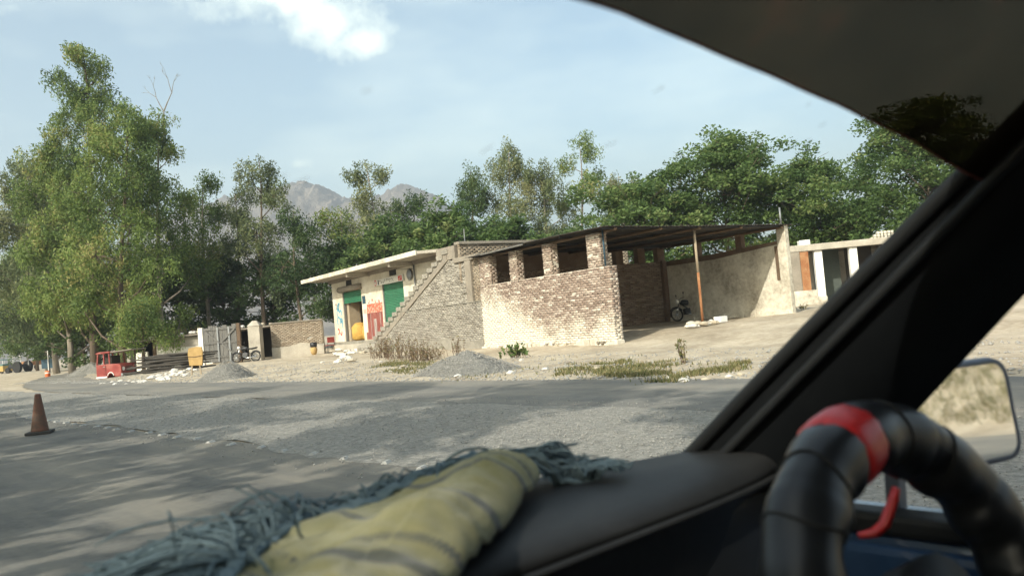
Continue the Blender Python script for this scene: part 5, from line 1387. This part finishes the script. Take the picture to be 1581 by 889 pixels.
# steering wheel
sc_, sa_, sb_ = np.array([.777, .302, EYE-.320]), .335, -.091
sl = np.array([math.cos(sb_), math.sin(sb_), 0]); sf = np.array([-math.sin(sb_), math.cos(sb_), 0])
su = sf*math.sin(sa_)+np.array([0, 0, 1])*math.cos(sa_); sn_ = np.cross(sl, su)
def rim(th, r0=.185): return sc_+r0*(math.cos(th)*sl+math.sin(th)*su)
swp = bpy.data.objects.new('steering_wheel', None); COL.objects.link(swp); swp.parent = car; swp.empty_display_size = .1
def rim_tube(th0, th1, n, r_of, closed=False, ring=20, skew_=.0):
    mb = MB(); V = []
    for i in range(n):
        th = th0+(th1-th0)*(i/(n if closed else n-1)); c = rim(th); e = math.cos(th)*sl+math.sin(th)*su
        for j in range(ring):
            a = 2*math.pi*j/ring; r0 = r_of(th, a); V.append(c+e*math.cos(a)*r0+sn_*math.sin(a)*r0)
    F_ = []
    for i in range(n if closed else n-1):
        i2 = (i+1) % n
        for j in range(ring): F_.append((i*ring+j, i*ring+(j+1) % ring, i2*ring+(j+1) % ring, i2*ring+j))
    mb.v = [tuple(p) for p in V]; mb.f = F_; return mb
def r_cover(th, a):
    inner = max(0, -math.cos(a))      # finger waves on the inner side, creases of the cover all round
    b_ = .0348+.0030*math.sin(th*17)*(.35+inner)
    cr = abs((th*5.6/ (2*math.pi)*2) % 1-.5)
    b_ -= .0035*math.exp(-((.5-cr)/.018)**2)
    return b_+.0012*math.sin(3*a+th*9)
rim_tube(0, 2*math.pi, 220, r_cover, True).build('rim', 'wheel_cover', swp, True)
rim_tube(1.635, 1.885, 16, lambda th, a: .0385-.004*((th-1.76)/.125)**4+.0008*math.sin(7*a), False).build('red_band', 'red_plastic', swp, True)
for th in (2.12, 2.42, 2.80, 1.38, .95):
    e_ = math.cos(th)*sl+math.sin(th)*su; tn_ = -math.sin(th)*sl+math.cos(th)*su
    MB().tube([rim(th)+(e_*math.cos(a)+sn_*math.sin(a))*(r_cover(th, a)+.0004)+tn_*.006*math.sin(a*2+th*5) for a in np.linspace(0, 2*math.pi, 29)[:-1]], .0016, 5, closed=True).build('seam', 'tyre', swp, True)
MB().tube([sc_+sn_*.015, sc_-sn_*.03], [.07, .06], 20).build('hub', 'black_vinyl', swp, True)
for th in (math.pi+.12, -.12, -math.pi/2):
    MB().tube([sc_-sn_*.01, (sc_+rim(th))/2-sn_*.008, rim(th)], [.028, .022, .02], 10, sq=.5).build('spoke', 'black_vinyl', swp, True)
colp = [sc_-sn_*.02, sc_-sn_*.14]
if (colp[1]-colp[0])[1] < 0: colp[1] = sc_+sn_*.14
MB().tube(colp, [.035, .05], 14).build('steering_column', 'black_vinyl', car, True)
hk = [car_t(x, y, .90) for x, y in ((1384, 752), (1378, 775), (1366, 808), (1350, 822), (1326, 826))]
MB().tube(hk, [.007, .009, .010, .009, .006], 8, sq=.6).build('red_lever', 'red_plastic', car, True)
# door mirror
mc = car_l(1479, 642, 1.22); dv = mc-np.array([0, 0, EYE]); dv /= np.linalg.norm(dv)
rv = np.array([.52, -.85, -.030]); rv /= np.linalg.norm(rv)
mn = rv-dv; mn /= np.linalg.norm(mn)
mx_ = np.cross(np.array([0, 0, 1.0]), mn); mx_ /= np.linalg.norm(mx_); my_ = np.cross(mn, mx_)
def rrect(w, h, rad, off, n=6, sk=.0):
    P = []
    for cx_, cy_, a0 in ((w-rad, h-rad, 0), (-(w-rad), h-rad, 90), (-(w-rad), -(h-rad), 180), (w-rad, -(h-rad), 270)):
        for k in range(n):
            a = R(a0+90*k/(n-1)); x, y = cx_+rad*math.cos(a), cy_+rad*math.sin(a)
            P.append(mc+mx_*(x+sk*y)+my_*y+mn*off)
    return P
mir = bpy.data.objects.new('door_mirror', None); COL.objects.link(mir); mir.parent = car; mir.empty_display_size = .05
W_, H_ = .104, .0655
loops = [rrect(W_, H_, .022, .004), rrect(W_+.006, H_+.006, .026, .006), rrect(W_+.010, H_+.010, .03, -.006), rrect(W_+.004, H_+.004, .03, -.04), rrect(W_*.6, H_*.6, .03, -.075)]
mb = MB(); m_ = len(loops[0])
for L_ in loops: mb.v += [tuple(p) for p in L_]
for i in range(len(loops)-1):
    for j in range(m_): mb.f.append((i*m_+j, i*m_+(j+1) % m_, (i+1)*m_+(j+1) % m_, (i+1)*m_+j))
mb.f.append(tuple((len(loops)-1)*m_+j for j in range(m_)))
mb.build('housing', 'mirror_frame', mir, True)
MB().add(rrect(W_, H_, .022, .0045), [tuple(range(m_))]).build('mirror_glass', 'mirror_glass', mir)
MB().tube([mc-mn*.05, np.array([1.14, .50, EYE-.22])], [.022, .026], 10).build('arm', 'mirror_frame', mir, True)

# ------------------------------------------------------------------ striped cloth with a fringe, lying on the dashboard
cl = empty('striped_cloth', (0, 0, 0), CRZ, 'yellow cloth with dark stripes and blue fringe lying on the dashboard', 'cloth')
m, nd, lk, b = nodes_of('cloth_stripes')
a = nd.new('ShaderNodeAttribute'); a.attribute_name = 'tint'
r = ramp(nd, [(0, (.215, .198, .088)), (.40, (.24, .217, .102)), (.60, (.075, .078, .058)), (1, (.075, .08, .065))])
n = noise(nd, lk, 40, 5); n4 = noise(nd, lk, 420, 2)
mx2 = nd.new('ShaderNodeMixRGB'); mx2.blend_type = 'MULTIPLY'; mx2.inputs[0].default_value = .6
r5 = ramp(nd, [(.3, (.70, .72, .66)), (.7, (1.15, 1.13, 1.05))]); lk.new(n.outputs['Fac'], r5.inputs['Fac'])
lk.new(a.outputs['Fac'], r.inputs['Fac']); lk.new(r.outputs[0], mx2.inputs[1]); lk.new(r5.outputs[0], mx2.inputs[2])
lk.new(mx2.outputs[0], b.inputs['Base Color']); b.inputs['Roughness'].default_value = .9; b.inputs['Specular IOR Level'].default_value = .1
b.inputs['Sheen Weight'].default_value = .25
bumpn(nd, lk, b, n4.outputs['Fac'], .7, .002)
mottled('fringe_yarn', [(.3, (.04, .062, .075)), (.5, (.095, .137, .157)), (.75, (.17, .225, .25))], 40, .9, 0, fine=.5)
FEl = [.08, .12, .20, .27, .332, .40, .44, .52, .595, .66, .70, .76, .79]; FEf = [.425, .47, .58, .67, .74, .795, .808, .80, .80, .79, .775, .735, .71]
def fe(l): return float(np.interp(l, FEl, FEf))
A_ = np.array([.660, .765]); CD = np.array([-.834, -.552]); CN = np.array([.552, -.834])
def cz(l, f):
    q = np.array([l, f])-A_; d = q @ CN; t = q @ CD
    top = .039*(1-.30*min(1, max(0, t)/.5))
    if d > 0: k = max(0.0, 1-(d/.056)**2); z = -.203+(top+.008)*math.sqrt(k)
    else: z = -.197+top/(1+(abs(d)/.062)**2.6)
    z += .0045*math.sin(l*34+f*9)*math.exp(-abs(d)*3)+.0035*math.sin(f*47-l*21)+.0042*float(vnoise(l*38+f*20, f*26, 3))+.0022*float(vnoise(l*90, f*85+l*40, 5))
    if t < 0: z -= .35*min(.05, -t)
    return z
nc, nr = 150, 90; V = []; S_ = []
for i in range(nc):
    c = i/(nc-1)
    for j in range(nr):
        rr_ = j/(nr-1); f = .42; 
        for _ in range(6):
            lr = A_[0]+1.51*(f-A_[1])+.1005
            l = .08+(min(lr, .77)-.08)*c; f = .42+(fe(l)-.42)*rr_
        V.append((l, f, EYE+cz(l, f)))
        v = fe(l)-f
        S_.append((l, f, v))
V = np.array(V); id_ = np.arange(nc*nr).reshape(nc, nr)
Fq = np.stack([id_[:-1, :-1], id_[1:, :-1], id_[1:, 1:], id_[:-1, 1:]], -1).reshape(-1, 4)
S_ = np.array(S_)
me_o = from_arrays('sheet', V, Fq, 'cloth_stripes', cl, smooth=True)
q = S_[:, :2]-A_; dd = q @ CN; tt_ = q @ CD
def stripe(v):
    w = np.zeros_like(v)
    ph = tt_*1.0+.22*np.clip(-dd, 0, .5)**1.0+.010*np.sin(dd*30)
    for c0, wd in ((.062, .003), (.105, .0055), (.225, .0075), (.345, .004), (.40, .0075)):
        wdl = wd*np.clip(1.25+dd*4, .35, 1.4); w = np.maximum(w, np.clip(1.6-np.abs(ph-c0)/wdl, 0, 1))
    return w
ta = me_o.data.attributes.new('tint', 'FLOAT', 'POINT'); ta.data.foreach_set('value', stripe(S_[:, 2]).astype(np.float32))
sol = me_o.modifiers.new('thickness', 'SOLIDIFY'); sol.thickness = .003; sol.offset = -1
fr = MB(); rf = random.Random(5)
for k in range(3600):
    zone = rf.random()
    if zone < .40: l = rf.uniform(.10, .41); out = (-.75, .66); L = rf.uniform(.08, .20)*min(1, .6+l); upk = rf.uniform(-.1, .55)
    elif zone < .68: l = rf.uniform(.38, .66); out = (rf.uniform(-.5, .3), .85); L = rf.uniform(.025, .07); upk = rf.uniform(0, .8)
    else: l = rf.uniform(.585, .785); out = (.8, .15); L = rf.uniform(.035, .075); upk = rf.uniform(.1, 1.0)
    tuft = math.sin(l*95+math.sin(l*37)*2)        # yarns bunch into tassels
    f = fe(l); z = EYE+cz(l, f)+rf.uniform(-.004, .004)
    p = np.array([l, f, z]); pts = [p]; d = np.array([out[0]+.45*tuft+rf.gauss(0, .35), out[1]+rf.gauss(0, .35), upk*(.6+.5*tuft)])
    m_ = 7
    for j in range(m_):
        d = d+np.array([rf.gauss(0, .15), rf.gauss(0, .13), -.16+rf.gauss(0, .08)]); dn_ = d/np.linalg.norm(d)
        p = p+dn_*L/m_; lim = EYE-.21+.70*(wbase(p[0])-p[1])-.004
        p = np.array([p[0], p[1], min(max(p[2], EYE-.207+rf.uniform(0, .012)), max(lim, EYE-.205))]); pts.append(p)
    r0 = rf.uniform(.0010, .0020)
    fr.tube(pts, [r0]*m_+[r0*.5], 4)
fo = fr.build('fringe', 'fringe_yarn', cl, True); fo['kind'] = 'stuff'
hd = MB()
for off, r0 in ((.0, .0055), (-.008, .004)):
    hd.tube([(l, fe(l)+off, EYE+cz(l, fe(l))+.002+.002*math.sin(l*160)) for l in np.linspace(.085, .785, 160)], [r0*(1+.25*math.sin(i*1.7)) for i in range(160)], 7)
hd.build('knotted_edge', 'fringe_yarn', cl, True)

# ------------------------------------------------------------------ haze over the valley
m = bpy.data.materials.new('haze'); m.use_nodes = True; MATS['haze'] = m
nt = m.node_tree; nt.nodes.remove(nt.nodes['Principled BSDF'])
pv_ = nt.nodes.new('ShaderNodeVolumePrincipled'); pv_.inputs['Color'].default_value = (.86, .92, 1.0, 1); pv_.inputs['Density'].default_value = .00062
pv_.inputs['Anisotropy'].default_value = .25
nt.links.new(pv_.outputs[0], nt.nodes['Material Output'].inputs['Volume'])
hz = MB().box(-3000, 3000, -3000, 3000, -30, 350).build('haze', 'haze')
tag(hz, 'pale dusty haze over the valley and mountains', 'haze', None, 'stuff')
